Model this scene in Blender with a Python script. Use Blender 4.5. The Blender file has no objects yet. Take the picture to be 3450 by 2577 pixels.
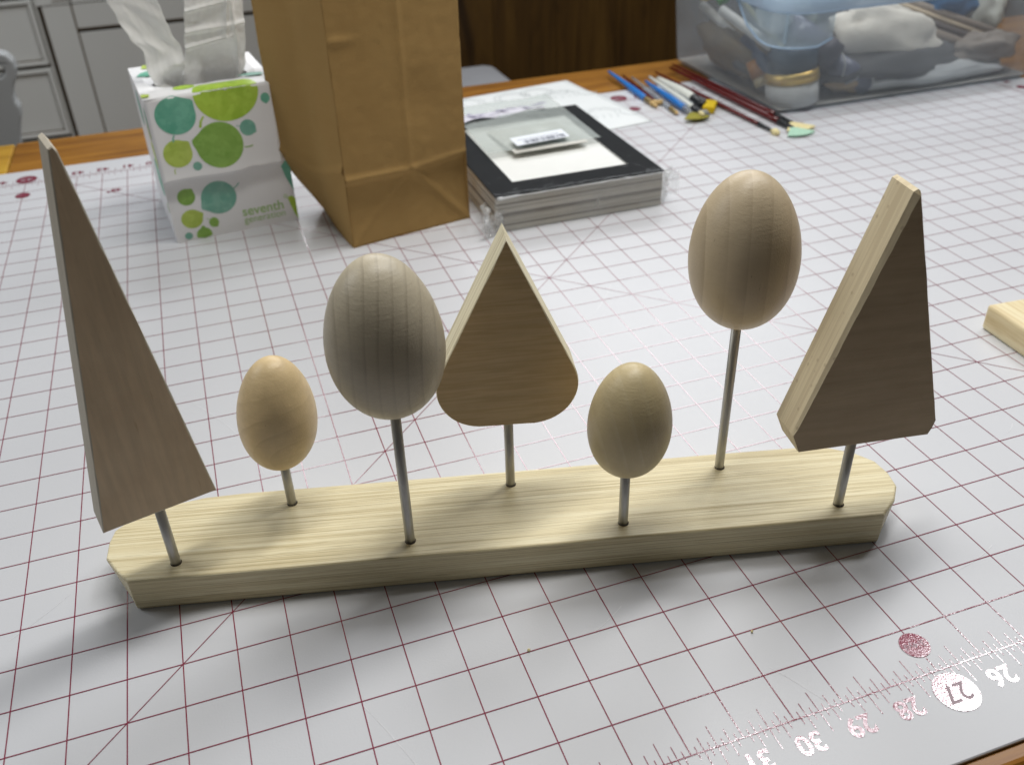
import bpy, bmesh, math, random
import numpy as np
from mathutils import Vector, Matrix, noise

IN = 0.0254
S = bpy.context.scene
rnd = random.Random(7)

# ------------------------------------------------------------------ camera
cd = bpy.data.cameras.new('camera'); cam = bpy.data.objects.new('camera', cd)
S.collection.objects.link(cam); S.camera = cam
right = Vector((0.94429965, -0.32790997, -0.0278067))
fwd = Vector((0.25775953, 0.78951543, -0.55697883)).normalized()
right = (right - fwd * right.dot(fwd)).normalized()
up = right.cross(fwd)
M = Matrix((( right.x, up.x, -fwd.x, -0.0905),
            ( right.y, up.y, -fwd.y, -0.2039),
            ( right.z, up.z, -fwd.z, 0.3537),
            (0, 0, 0, 1)))
cam.matrix_world = M
cd.sensor_width = 36.0; cd.lens = 36.0 * 3117.9 / 3450.0
cd.clip_start = 0.01; cd.clip_end = 50
cd.dof.use_dof = True; cd.dof.focus_distance = 0.47; cd.dof.aperture_fstop = 11.0
S.render.resolution_x = 1024; S.render.resolution_y = 764

# ------------------------------------------------------------------ world and light
W = bpy.data.worlds.new('World'); S.world = W; W.use_nodes = True
bg = W.node_tree.nodes['Background']
bg.inputs[0].default_value = (1.0, 0.97, 0.92, 1); bg.inputs[1].default_value = 0.05

def area(name, loc, target, sx, sy, power, col, rz=0):
    l = bpy.data.lights.new(name, 'AREA'); l.shape = 'RECTANGLE'; l.size = sx; l.size_y = sy
    l.energy = power; l.color = col
    o = bpy.data.objects.new(name, l); S.collection.objects.link(o)
    o.location = loc
    if target is None: o.rotation_euler = (0, 0, math.radians(rz))      # panel facing straight down
    else: o.rotation_euler = (Vector(target) - Vector(loc)).normalized().to_track_quat('-Z', 'Y').to_euler()
    return o
# a pair of high window panes behind and to the right, a window to the back left, a soft ceiling light above the table
area('window_light', (0.835, 0.70, 1.50), None, 0.27, 0.26, 4.2, (0.97, 0.98, 1.0))
area('window_light', (1.42, 0.70, 1.50), None, 0.42, 0.26, 7.5, (0.97, 0.98, 1.0))
area('window_light', (-1.50, 1.15, 1.25), (-0.1, 0.45, 0), 0.9, 0.8, 10.0, (0.92, 0.96, 1.0))
area('window_light', (0.75, 2.15, 1.25), (0.05, 0.25, 0), 1.7, 0.9, 25.0, (0.95, 0.97, 1.0))
area('ceiling_light', (0.20, 0.37, 1.15), None, 0.75, 0.13, 8.0, (1.0, 0.985, 0.95), 14)

S.view_settings.view_transform = 'Standard'; S.view_settings.look = 'None'
S.view_settings.exposure = 0.05; S.view_settings.gamma = 1.0
S.render.engine = 'CYCLES'

# ------------------------------------------------------------------ helpers
def mesh_obj(name, verts, faces, mat=None, parent=None, smooth=False, scale=IN, mats=None, fmi=None):
    me = bpy.data.meshes.new(name)
    me.from_pydata([(v[0]*scale, v[1]*scale, v[2]*scale) for v in verts], [], faces)
    if mats:
        for m in mats: me.materials.append(m)
        if fmi: me.polygons.foreach_set('material_index', fmi)
    elif mat: me.materials.append(mat)
    if smooth: me.polygons.foreach_set('use_smooth', [True]*len(me.polygons))
    me.update()
    o = bpy.data.objects.new(name, me); S.collection.objects.link(o)
    if parent: o.parent = parent
    return o

def bm_obj(name, bm, mat=None, parent=None, smooth=False, scale=IN):
    me = bpy.data.meshes.new(name)
    if scale != 1: bmesh.ops.scale(bm, vec=(scale,)*3, verts=bm.verts)
    bm.normal_update()
    bm.to_mesh(me); bm.free()
    if mat: me.materials.append(mat)
    if smooth: me.polygons.foreach_set('use_smooth', [True]*len(me.polygons))
    o = bpy.data.objects.new(name, me); S.collection.objects.link(o)
    if parent: o.parent = parent
    return o

def empty(name, loc, rz, label, cat, group=None):
    o = bpy.data.objects.new(name, None); S.collection.objects.link(o)
    o.location = [c*IN for c in loc]; o.rotation_euler = (0, 0, rz)
    o.empty_display_size = 0.02
    tag(o, label, cat, group); return o

def tag(o, label=None, cat=None, group=None, kind=None):
    if label: o['label'] = label
    if cat: o['category'] = cat
    if group: o['group'] = group
    if kind: o['kind'] = kind
    return o

def box_bm(x0, x1, y0, y1, z0, z1, bev=0.0, seg=2):
    bm = bmesh.new()
    v = [bm.verts.new(p) for p in ((x0,y0,z0),(x1,y0,z0),(x1,y1,z0),(x0,y1,z0),(x0,y0,z1),(x1,y0,z1),(x1,y1,z1),(x0,y1,z1))]
    for f in ((0,3,2,1),(4,5,6,7),(0,1,5,4),(1,2,6,5),(2,3,7,6),(3,0,4,7)): bm.faces.new([v[i] for i in f])
    if bev: bmesh.ops.bevel(bm, geom=list(bm.edges), offset=bev, segments=seg, affect='EDGES', profile=0.6)
    return bm

def join_bm(dst, src):
    me = bpy.data.meshes.new('tmp'); src.to_mesh(me); src.free(); dst.from_mesh(me); bpy.data.meshes.remove(me)

def tube_bm(pts, rads, n=16, cap=True):
    bm = bmesh.new(); rings = []
    pts = [Vector(p) for p in pts]
    for i, p in enumerate(pts):
        t = (pts[min(i+1, len(pts)-1)] - pts[max(i-1, 0)]).normalized()
        a = t.orthogonal().normalized()
        if i == 0: ref = a
        a = (ref - t*ref.dot(t)).normalized(); ref = a; b = t.cross(a)
        rings.append([bm.verts.new(p + (a*math.cos(2*math.pi*k/n) + b*math.sin(2*math.pi*k/n))*rads[i]) for k in range(n)])
    for r0, r1 in zip(rings, rings[1:]):
        for k in range(n): bm.faces.new((r0[k], r0[(k+1)%n], r1[(k+1)%n], r1[k]))
    if cap:
        bm.faces.new(rings[0][::-1]); bm.faces.new(rings[-1])
    return bm

def lathe_bm(prof, n=48, cx=0, cy=0, tilt=(0,0)):
    """prof: list of (r,z)"""
    bm = bmesh.new(); rings = []
    z0 = prof[0][1]; z1 = prof[-1][1]
    for r, z in prof:
        k = (z - z0)/(z1 - z0) if z1 != z0 else 0
        ox = cx + tilt[0]*k; oy = cy + tilt[1]*k
        if r < 1e-6: rings.append([bm.verts.new((ox, oy, z))])
        else: rings.append([bm.verts.new((ox + r*math.cos(2*math.pi*i/n), oy + r*math.sin(2*math.pi*i/n), z)) for i in range(n)])
    for a, b in zip(rings, rings[1:]):
        if len(a) == 1 and len(b) == 1: continue
        for i in range(n):
            j = (i+1) % n
            if len(a) == 1: bm.faces.new((a[0], b[j], b[i]))
            elif len(b) == 1: bm.faces.new((a[i], a[j], b[0]))
            else: bm.faces.new((a[i], a[j], b[j], b[i]))
    bmesh.ops.recalc_face_normals(bm, faces=bm.faces)
    return bm

def grid_fn(nu, nv, fn):
    V = []; Fc = []
    for j in range(nv+1):
        for i in range(nu+1): V.append(fn(i/nu, j/nv))
    for j in range(nv):
        for i in range(nu):
            a = j*(nu+1)+i; Fc.append((a, a+1, a+nu+2, a+nu+1))
    return V, Fc

def fnoise(x, y, z=0, s=1.0): return noise.noise(Vector((x*s, y*s, z*s)))

# ------------------------------------------------------------------ materials
class N:
    def __init__(s, name):
        s.m = bpy.data.materials.new(name); s.m.use_nodes = True
        s.t = s.m.node_tree; s.b = s.t.nodes['Principled BSDF']; s.out = s.t.nodes['Material Output']
    def n(s, typ, **kw):
        o = s.t.nodes.new(typ)
        for k, v in kw.items(): setattr(o, k, v)
        return o
    def l(s, a, b): s.t.links.new(a, b)
    def coord(s, scale=(1,1,1), loc=(0,0,0), rot=(0,0,0), kind='Object'):
        tc = s.n('ShaderNodeTexCoord'); mp = s.n('ShaderNodeMapping')
        mp.inputs['Scale'].default_value = scale; mp.inputs['Location'].default_value = loc; mp.inputs['Rotation'].default_value = rot
        s.l(tc.outputs[kind], mp.inputs['Vector']); return mp.outputs[0]
    def noise(s, vec, scale=5, detail=3, rough=0.5, dist=0.0):
        o = s.n('ShaderNodeTexNoise'); o.inputs['Scale'].default_value = scale; o.inputs['Detail'].default_value = detail
        o.inputs['Roughness'].default_value = rough; o.inputs['Distortion'].default_value = dist
        s.l(vec, o.inputs['Vector']); return o.outputs['Fac']
    def ramp(s, fac, stops, interp='LINEAR'):
        o = s.n('ShaderNodeValToRGB'); o.color_ramp.interpolation = interp
        e = o.color_ramp.elements
        while len(e) < len(stops): e.new(0.5)
        for k, (p, c) in enumerate(stops):
            e[k].position = p; e[k].color = (c, c, c, 1) if isinstance(c, (int, float)) else (*c, 1)
        s.l(fac, o.inputs[0]); return o.outputs[0]
    def mix(s, fac, a, b, mode='MIX'):
        o = s.n('ShaderNodeMix', data_type='RGBA', blend_type=mode)
        for inp, v in ((o.inputs[0], fac), (o.inputs[6], a), (o.inputs[7], b)):
            if isinstance(v, (int, float)): inp.default_value = v
            elif isinstance(v, tuple): inp.default_value = (*v, 1)
            else: s.l(v, inp)
        return o.outputs[2]
    def math(s, op, a, b=0.0):
        o = s.n('ShaderNodeMath', operation=op)
        for i, v in enumerate((a, b)):
            if isinstance(v, (int, float)): o.inputs[i].default_value = v
            else: s.l(v, o.inputs[i])
        return o.outputs[0]
    def bump(s, h, strength=0.3, dist=0.001):
        o = s.n('ShaderNodeBump'); o.inputs['Strength'].default_value = strength; o.inputs['Distance'].default_value = dist
        s.l(h, o.inputs['Height']); s.l(o.outputs[0], s.b.inputs['Normal']); return o
    def set(s, **kw):
        for k, v in kw.items():
            inp = s.b.inputs[k.replace('_', ' ')]
            if isinstance(v, (int, float)): inp.default_value = v
            elif isinstance(v, tuple): inp.default_value = (*v, 1) if len(v) == 3 and inp.type == 'RGBA' else v
            else: s.l(v, inp)
        return s

def plain(name, col, rough=0.5, metal=0.0, var=0.12, vs=60, spec=0.5, bump=0.0):
    k = N(name); v = k.coord()
    f = k.noise(v, vs, 4)
    c = k.mix(f, tuple(x*(1-var) for x in col), tuple(min(1, x*(1+var)) for x in col))
    k.set(Base_Color=c, Roughness=rough, Metallic=metal); k.b.inputs['Specular IOR Level'].default_value = spec
    if bump: k.bump(k.noise(v, vs*6, 4), bump, 0.0006)
    return k.m

# --- frosted cutting mat
k = N('frosted_mat'); v = k.coord()
f = k.noise(v, 6, 4, 0.6); fi = k.noise(v, 900, 2)
c = k.mix(f, (0.59, 0.60, 0.625), (0.65, 0.655, 0.675))
k.set(Base_Color=c, Roughness=0.42); k.b.inputs['Specular IOR Level'].default_value = 0.5
k.b.inputs['Subsurface Weight'].default_value = 0.0
k.bump(k.math('ADD', k.math('MULTIPLY', fi, 0.25), k.noise(v, 3, 2)), 0.10, 0.002)
M_mat = k.m
# --- glossy maroon print
k = N('maroon_print'); v = k.coord()
k.set(Base_Color=k.mix(k.noise(v, 1500, 2), (0.23, 0.014, 0.048), (0.31, 0.024, 0.07)), Roughness=0.35)
k.b.inputs['Specular IOR Level'].default_value = 0.3
k.b.inputs['Coat Weight'].default_value = 1.0; k.b.inputs['Coat Roughness'].default_value = 0.04; k.b.inputs['Coat IOR'].default_value = 2.2
b = k.bump(k.noise(v, 850, 3, 0.65), 0.075, 0.0010); k.l(b.outputs[0], k.b.inputs['Coat Normal'])
M_print = k.m
M_knock = plain('print_knockout', (0.36, 0.27, 0.30), 0.5)

# --- oak-like board: long grain along object X
def streak_wood(name, pale, mid, dark, sx=9, sy=230, fine=900, rough=0.55, axis='X', bump=0.25, pore=0.55):
    k = N(name)
    sc = {'X': (sx, sy, sy), 'Z': (sy, sy, sx), 'Y': (sy, sx, sy)}[axis]
    fs = {'X': (sx*5, fine, fine), 'Z': (fine, fine, sx*5), 'Y': (fine, sx*5, fine)}[axis]
    a = k.noise(k.coord(sc), 1, 6, 0.62, 0.0)
    b2 = k.noise(k.coord(fs, loc=(3, 1, 7)), 1, 3, 0.6)
    low = k.noise(k.coord(tuple(q*0.18 for q in sc), loc=(5, 5, 5)), 1, 3)
    c = k.ramp(a, [(0.30, dark), (0.47, mid), (0.60, pale), (0.80, tuple(min(1, x*1.05) for x in pale))])
    c = k.mix(k.ramp(b2, [(0.56, 0.0), (0.70, pore)]), c, dark)
    c = k.mix(k.math('MULTIPLY', low, 0.35), c, mid)
    k.set(Base_Color=c, Roughness=rough); k.b.inputs['Specular IOR Level'].default_value = 0.35
    k.bump(k.math('ADD', a, k.math('MULTIPLY', b2, 0.6)), bump, 0.0008)
    return k.m
M_base = streak_wood('pale_oak', (0.84, 0.77, 0.54), (0.72, 0.62, 0.38), (0.34, 0.26, 0.12), sx=7, sy=1250, fine=1900, pore=0.8, bump=0.25, rough=0.42)
M_pine = streak_wood('pine_board_wood', (0.86, 0.76, 0.52), (0.78, 0.64, 0.38), (0.55, 0.40, 0.18), sx=6, sy=190, fine=500, pore=0.2)
M_table = streak_wood('golden_table_wood', (0.40, 0.18, 0.025), (0.29, 0.12, 0.015), (0.13, 0.045, 0.006), sx=5, sy=60, fine=420, rough=0.32, pore=0.6, bump=0.08)
M_table2 = streak_wood('yellow_table_wood', (0.62, 0.38, 0.05), (0.52, 0.29, 0.035), (0.34, 0.17, 0.02), sx=5, sy=60, fine=420, rough=0.30, pore=0.4, bump=0.08)

# --- plate woods (maple and pine boards): bands along an axis
def plate_wood(name, col, dark, rot=(0,0,0), bands=0.0, fleck=0.25, band_scale=60, sc=(18, 18, 200)):
    k = N(name)
    a = k.noise(k.coord(sc, rot=rot), 1, 5, 0.6, 0.2)
    fl = k.noise(k.coord(tuple(q*3.3 for q in sc), rot=rot, loc=(2, 8, 1)), 1, 2)
    c = k.ramp(a, [(0.25, tuple(x*0.78 for x in col)), (0.7, col)])
    cl = k.noise(k.coord(), 28, 4, 0.6); c = k.mix(k.math('MULTIPLY', k.ramp(cl, [(0.4, 0.0), (0.7, 1.0)]), 0.30), c, dark)
    if bands:
        mp = k.coord((6, 6, band_scale), rot=rot)
        w = k.noise(mp, 1, 3, 0.75, 0.0)
        c = k.mix(k.ramp(w, [(0.40, 0.0), (0.50, bands), (0.53, bands*0.3), (0.56, 0.0), (0.66, bands*0.7), (0.69, 0.0)]), c, dark)
    c = k.mix(k.ramp(fl, [(0.66, 0.0), (0.80, fleck)]), c, dark)
    k.set(Base_Color=c, Roughness=0.62); k.b.inputs['Specular IOR Level'].default_value = 0.3
    k.bump(k.math('ADD', a, fl), 0.15, 0.0005)
    return k.m
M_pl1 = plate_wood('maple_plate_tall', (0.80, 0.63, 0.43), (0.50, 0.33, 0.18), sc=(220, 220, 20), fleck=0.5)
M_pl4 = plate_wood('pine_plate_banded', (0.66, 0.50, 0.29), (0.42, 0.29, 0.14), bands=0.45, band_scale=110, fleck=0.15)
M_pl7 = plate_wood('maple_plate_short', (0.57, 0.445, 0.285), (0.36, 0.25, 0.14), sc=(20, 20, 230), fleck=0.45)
def edge_wood(name, col, line, rot=(0,0,0), sc=(260, 260, 9), specks=0.0, linew=0.4):
    k = N(name)
    a = k.noise(k.coord(sc, rot=rot), 1, 3, 0.5, 0.1)
    c = k.mix(k.ramp(a, [(0.42, linew), (0.50, 0.0), (0.60, linew*0.8), (0.66, 0.0)]), col, line)
    f = k.noise(k.coord(), 1400, 3, 0.6)
    c = k.mix(k.math('MULTIPLY', f, 0.12), c, line)
    if specks:
        vo = k.n('ShaderNodeTexVoronoi'); vo.inputs['Scale'].default_value = 160; k.l(k.coord(), vo.inputs['Vector'])
        c = k.mix(k.ramp(vo.outputs['Distance'], [(0.10, specks), (0.18, 0.0)]), c, (0.25, 0.13, 0.06))
    k.set(Base_Color=c, Roughness=0.7); k.b.inputs['Specular IOR Level'].default_value = 0.25
    k.bump(f, 0.15, 0.0005)
    return k.m
M_ed1 = edge_wood('sawn_edge_grey', (0.58, 0.53, 0.43), (0.38, 0.33, 0.25), sc=(7, 300, 7), linew=0.2)
M_ed4 = edge_wood('sawn_edge_pine', (0.86, 0.80, 0.60), (0.44, 0.36, 0.20), sc=(7, 380, 7), linew=0.5)
M_ed7 = edge_wood('sawn_edge_maple', (0.80, 0.69, 0.47), (0.42, 0.30, 0.17), sc=(7, 420, 7), specks=0.25, linew=0.3)

# --- turned eggs: growth rings are cylinders about a far axis
def egg_wood(name, col, line, cx, cy, freq, linew, contrast, rotx=0.0, fuzz=0.35, roty=0.0, light=False, rough=0.42, thr=0.86, wobf=0.8):
    k = N(name)
    v = k.coord((1, 1, 1), loc=(cx, cy, 0), rot=(rotx, roty, 0))
    sp = k.n('ShaderNodeSeparateXYZ'); k.l(v, sp.inputs[0])
    r = k.math('SQRT', k.math('ADD', k.math('MULTIPLY', sp.outputs[0], sp.outputs[0]), k.math('MULTIPLY', sp.outputs[1], sp.outputs[1])))
    wob = k.noise(k.coord((30, 30, 8)), 1, 3)
    t = k.math('ADD', k.math('MULTIPLY', r, freq), k.math('MULTIPLY', wob, wobf))
    fr = k.math('FRACT', t)
    ring = k.ramp(fr, [(0.0, contrast*0.2), (thr-0.25, contrast*0.45), (thr, linew), (thr+0.05, contrast*0.05), (1.0, contrast*0.2)])
    c = k.mix(k.math('MULTIPLY', ring, k.ramp(k.noise(k.coord((60, 60, 22)), 1, 3), [(0.35, 0.25), (0.65, 1.0)])), col, line)
    blotch = k.noise(k.coord(), 55, 5, 0.6)
    c = k.mix(k.math('MULTIPLY', k.ramp(blotch, [(0.35, 0.0), (0.7, 1.0)]), min(1, fuzz*1.6)), c, tuple(x*0.74 for x in col))
    fib = k.noise(k.coord((150, 150, 900)), 1, 3, 0.6)
    c = k.mix(k.math('MULTIPLY', fib, 0.22), c, line)
    pits = k.noise(k.coord((700, 700, 250)), 1, 2)
    c = k.mix(k.ramp(pits, [(0.74, 0.0), (0.82, 0.7)]), c, tuple(x*0.45 for x in line))
    k.set(Base_Color=c, Roughness=rough); k.b.inputs['Specular IOR Level'].default_value = 0.45
    k.bump(k.math('ADD', fib, k.noise(k.coord(), 900, 3, 0.7)), 0.24, 0.0005)
    return k.m
M_eggA = egg_wood('egg_wood_yellow', (0.80, 0.62, 0.35), (0.36, 0.23, 0.09), -0.010, 0.064, 120, 0.35, 0.15, rotx=1.35, fuzz=0.55)
M_eggB = egg_wood('egg_wood_grey', (0.60, 0.53, 0.39), (0.22, 0.175, 0.12), 0.20, 0.01, 165, 0.55, 0.05, roty=-0.05, thr=0.94, wobf=0.9)
M_eggC = egg_wood('egg_wood_olive', (0.64, 0.52, 0.29), (0.74, 0.64, 0.42), 0.2, 0.01, 120, 0.55, 0.08, roty=0.25, fuzz=0.4, thr=0.93, wobf=0.4)
M_eggD = egg_wood('egg_wood_tan', (0.67, 0.55, 0.37), (0.36, 0.27, 0.17), 0.22, -0.04, 105, 0.62, 0.75, roty=0.03, fuzz=0.25, thr=0.95, wobf=0.3)

# --- steel rod
k = N('dull_steel'); v = k.coord((260, 260, 30)); a = k.noise(v, 1, 5, 0.65)
k.set(Base_Color=k.ramp(a, [(0.3, (0.38, 0.375, 0.35)), (0.7, (0.66, 0.655, 0.62))]), Metallic=0.7, Roughness=k.ramp(a, [(0.2, 0.35), (0.8, 0.55)]))
k.bump(k.noise(k.coord((600, 600, 60)), 1, 3), 0.2, 0.0003); M_rod = k.m
M_hole = plain('drill_hole_dark', (0.05, 0.035, 0.02), 0.9)

# --- kraft paper
k = N('kraft_paper'); v = k.coord(); a = k.noise(v, 14, 6, 0.65); fb = k.noise(k.coord((40, 40, 500)), 1, 4, 0.7); sp = k.noise(v, 700, 2)
c = k.mix(a, (0.34, 0.215, 0.08), (0.42, 0.28, 0.11)); c = k.mix(k.math('MULTIPLY', fb, 0.3), c, (0.30, 0.15, 0.05))
c = k.mix(k.ramp(sp, [(0.74, 0.0), (0.82, 0.4)]), c, (0.2, 0.1, 0.04))
k.set(Base_Color=c, Roughness=0.9); k.b.inputs['Specular IOR Level'].default_value = 0.12
k.bump(k.math('ADD', k.noise(v, 45, 5, 0.6), k.math('MULTIPLY', k.noise(v, 500, 3), 0.3)), 0.28, 0.0015); M_kraft = k.m

# --- card, papers, plastics
k = N('white_card'); v = k.coord()
k.set(Base_Color=k.mix(k.noise(v, 20, 4), (0.82, 0.82, 0.82), (0.90, 0.90, 0.91)), Roughness=0.45); k.bump(k.noise(v, 30, 4), 0.12, 0.002); M_card = k.m
def watercolor(name, a, b):
    k = N(name); v = k.coord()
    f = k.noise(v, 45, 5, 0.6); f2 = k.noise(k.coord(loc=(4, 2, 1)), 110, 3, 0.5)
    c = k.mix(k.ramp(f, [(0.35, 0.0), (0.65, 1.0)]), a, b); c = k.mix(k.math('MULTIPLY', k.ramp(f2, [(0.5, 0.0), (0.56, 1.0)]), 0.25), c, tuple(min(1, x*1.25+0.03) for x in b))
    k.set(Base_Color=c, Roughness=0.4); return k.m
M_lime = watercolor('lime_print', (0.34, 0.56, 0.03), (0.48, 0.68, 0.07))
M_yell = watercolor('yellow_green_print', (0.38, 0.52, 0.06), (0.50, 0.62, 0.12))
M_green = watercolor('green_print', (0.19, 0.38, 0.05), (0.28, 0.48, 0.09))
M_teal = watercolor('teal_print', (0.10, 0.40, 0.27), (0.18, 0.50, 0.36))
M_teal2 = watercolor('pale_teal_print', (0.16, 0.42, 0.32), (0.26, 0.50, 0.40))
M_text = plain('green_lettering', (0.42, 0.62, 0.25), 0.5)
k = N('tissue_paper'); v = k.coord(); f = k.noise(v, 160, 5, 0.6)
k.set(Base_Color=k.mix(f, (0.88, 0.88, 0.86), (0.95, 0.95, 0.94)), Roughness=0.8)
k.b.inputs['Transmission Weight'].default_value = 0.0; k.bump(k.math('ADD', k.noise(v, 90, 4), f), 0.22, 0.0012)
tr = k.n('ShaderNodeBsdfTranslucent'); tr.inputs[0].default_value = (0.85, 0.85, 0.83, 1)
mx = k.n('ShaderNodeMixShader'); mx.inputs[0].default_value = 0.5
k.l(k.b.outputs[0], mx.inputs[1]); k.l(tr.outputs[0], mx.inputs[2]); k.l(mx.outputs[0], k.out.inputs[0]); M_tissue = k.m
M_paper = plain('drawing_paper', (0.80, 0.83, 0.83), 0.6, var=0.03)
M_ink = plain('grey_pencil', (0.42, 0.46, 0.46), 0.7)
M_blackcard = plain('black_mat_board', (0.009, 0.011, 0.013), 0.7, var=0.3, spec=0.15)
M_cream = plain('cream_backing', (0.85, 0.86, 0.83), 0.5, var=0.03)
k = N('board_edges'); a = k.noise(k.coord((3, 3, 1500)), 1, 2, 0.6)
k.set(Base_Color=k.ramp(a, [(0.35, (0.42, 0.38, 0.31)), (0.5, (0.66, 0.62, 0.53)), (0.65, (0.80, 0.77, 0.70))]), Roughness=0.6); M_layers = k.m
M_layer2 = plain('dark_board_edge', (0.25, 0.22, 0.18), 0.6)

def film(name, tint, alpha_t, rough=0.12, milky=(0.8, 0.85, 0.9), sheen=0.5, bumps=40, bstr=0.3):
    """thin plastic: part clear, part milky scatter, glossy on top"""
    k = N(name); v = k.coord()
    tp = k.n('ShaderNodeBsdfTransparent'); tp.inputs[0].default_value = (*tint, 1)
    k.set(Base_Color=milky, Roughness=rough); k.b.inputs['Specular IOR Level'].default_value = sheen
    k.bump(k.noise(v, bumps, 4, 0.6), bstr, 0.003)
    mx = k.n('ShaderNodeMixShader')
    if isinstance(alpha_t, tuple):
        k.l(k.ramp(k.noise(v, 9, 4, 0.6), [(0.3, alpha_t[0]), (0.7, alpha_t[1])]), mx.inputs[0])
    else: mx.inputs[0].default_value = alpha_t
    k.l(tp.outputs[0], mx.inputs[1]); k.l(k.b.outputs[0], mx.inputs[2]); k.l(mx.outputs[0], k.out.inputs[0])
    return k.m
def gloss_film(name, fac, rough=0.05, bumps=60, bstr=0.5, face=0.35):
    k = N(name); v = k.coord()
    tp = k.n('ShaderNodeBsdfTransparent'); gl = k.n('ShaderNodeBsdfGlossy'); gl.inputs['Roughness'].default_value = rough
    fr = k.n('ShaderNodeLayerWeight'); fr.inputs[0].default_value = 0.25
    bp = k.n('ShaderNodeBump'); bp.inputs['Strength'].default_value = bstr; bp.inputs['Distance'].default_value = 0.003
    k.l(k.noise(v, bumps, 4, 0.55), bp.inputs['Height']); k.l(bp.outputs[0], gl.inputs['Normal'])
    mx = k.n('ShaderNodeMixShader'); k.l(k.math('ADD', k.math('MULTIPLY', fr.outputs['Facing'], face), fac), mx.inputs[0])
    k.l(tp.outputs[0], mx.inputs[1]); k.l(gl.outputs[0], mx.inputs[2]); k.l(mx.outputs[0], k.out.inputs[0])
    return k.m
M_sleeve = gloss_film('clear_sleeve_film', 0.005, face=0.05, bumps=35, bstr=0.8)
M_pouch = film('hazy_pouch_film', (0.97, 0.98, 0.97), (0.42, 0.62), rough=0.15, milky=(0.60, 0.66, 0.64), bumps=30, bstr=0.35)
M_tote = film('frosted_tote_plastic', (0.93, 0.96, 0.98), (0.20, 0.34), rough=0.12, milky=(0.58, 0.64, 0.70), bumps=25, bstr=0.12)
M_rim = film('blue_tinted_rim_plastic', (0.80, 0.88, 0.95), 0.86, rough=0.2, milky=(0.42, 0.56, 0.72), bumps=20, bstr=0.1)
M_apron = film('clear_apron_plastic', (0.86, 0.92, 0.96), 0.36, rough=0.2, milky=(0.55, 0.66, 0.74), bumps=20, bstr=0.1)

# ------------------------------------------------------------------ table, floor, walls
ZT = -0.09
V_, F_ = [], []
tab = empty('work_table', (0, 18, ZT), 0, 'golden wooden work table lying under the gridded cutting mat', 'table')
def local(bm, t): bmesh.ops.translate(bm, vec=(-t[0], -t[1], -t[2]), verts=bm.verts); return bm
o = bm_obj('table_board', local(box_bm(-11.93, 52, -1.98, 38.95, ZT-1.1, ZT, 0.12, 3), (0, 18, ZT)), M_table, tab)
o = bm_obj('table_board', local(box_bm(-34, -11.97, -1.98, 38.95, ZT-1.1, ZT-0.01, 0.12, 3), (0, 18, ZT)), M_table2, tab); o['label'] = 'lighter yellow end board'
for x, y in ((-32, 0), (50, 0), (-32, 37), (50, 37)):
    bm_obj('leg', local(box_bm(x-1.2, x+1.2, y-1, y+1, -29.5, ZT-1.1, 0.1), (0, 18, ZT)), M_table, tab)

k = N('floor_wood'); a = k.noise(k.coord((2, 30, 1)), 1, 4)
k.set(Base_Color=k.ramp(a, [(0.3, (0.10, 0.06, 0.03)), (0.7, (0.18, 0.11, 0.06))]), Roughness=0.5); M_floor = k.m
o = mesh_obj('floor', [(-120, -80, -29.5), (160, -80, -29.5), (160, 150, -29.5), (-120, 150, -29.5)], [(0, 1, 2, 3)], M_floor); tag(o, kind='structure')

# wood panelling behind the table
k = N('dark_panelling')
a = k.noise(k.coord((26, 26, 2.2)), 1, 5, 0.62, 1.3); b2 = k.noise(k.coord((150, 150, 6)), 1, 3); kn = k.noise(k.coord((9, 9, 3.2), loc=(1.3, 0, 0.4)), 1, 3, 0.5, 1.0)
c = k.ramp(a, [(0.28, (0.030, 0.014, 0.003)), (0.5, (0.085, 0.043, 0.008)), (0.72, (0.15, 0.080, 0.016))])
c = k.mix(k.math('MULTIPLY', b2, 0.5), c, (0.06, 0.028, 0.006)); c = k.mix(k.ramp(kn, [(0.62, 0.0), (0.74, 0.9)]), c, (0.014, 0.006, 0.002))
k.set(Base_Color=c, Roughness=0.45); k.bump(a, 0.15, 0.002); M_panel = k.m
wall = empty('panelled_wall', (40, 65, -29.5), 0, 'dark brown knotty wood panelling behind the back edge of the table', 'wall')
for i in range(14):
    x0 = 9.0 + i*5.35
    bm_obj('plank', local(box_bm(x0+0.012, x0+5.338, 65 + 0.015*((i*7) % 3), 66.2, -29.5, 30, 0.02, 1), (40, 65, -29.5)), M_panel, wall)

# white seat seen past the bag
k = N('white_upholstery'); v = k.coord(); k.set(Base_Color=k.mix(k.noise(v, 25, 4), (0.40, 0.41, 0.44), (0.48, 0.49, 0.52)), Roughness=0.8); M_seat = k.m
st = empty('white_stool', (11.5, 57, -29.5), 0, 'white padded seat showing between the paper bag and dark wood wall', 'stool')
bm_obj('seat', local(box_bm(5, 18.3, 53.0, 60.8, -7.6, -5.0, 1.1, 5), (11.5, 57, -29.5)), M_seat, st, True)
for x in (6.5, 16.8):
    for y in (54.5, 59.2): bm_obj('leg', tube_bm([(x-11.5, y-57, 0), (x-11.5, y-57, 22.2)], [0.5, 0.7], 12), M_seat, st)

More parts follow.
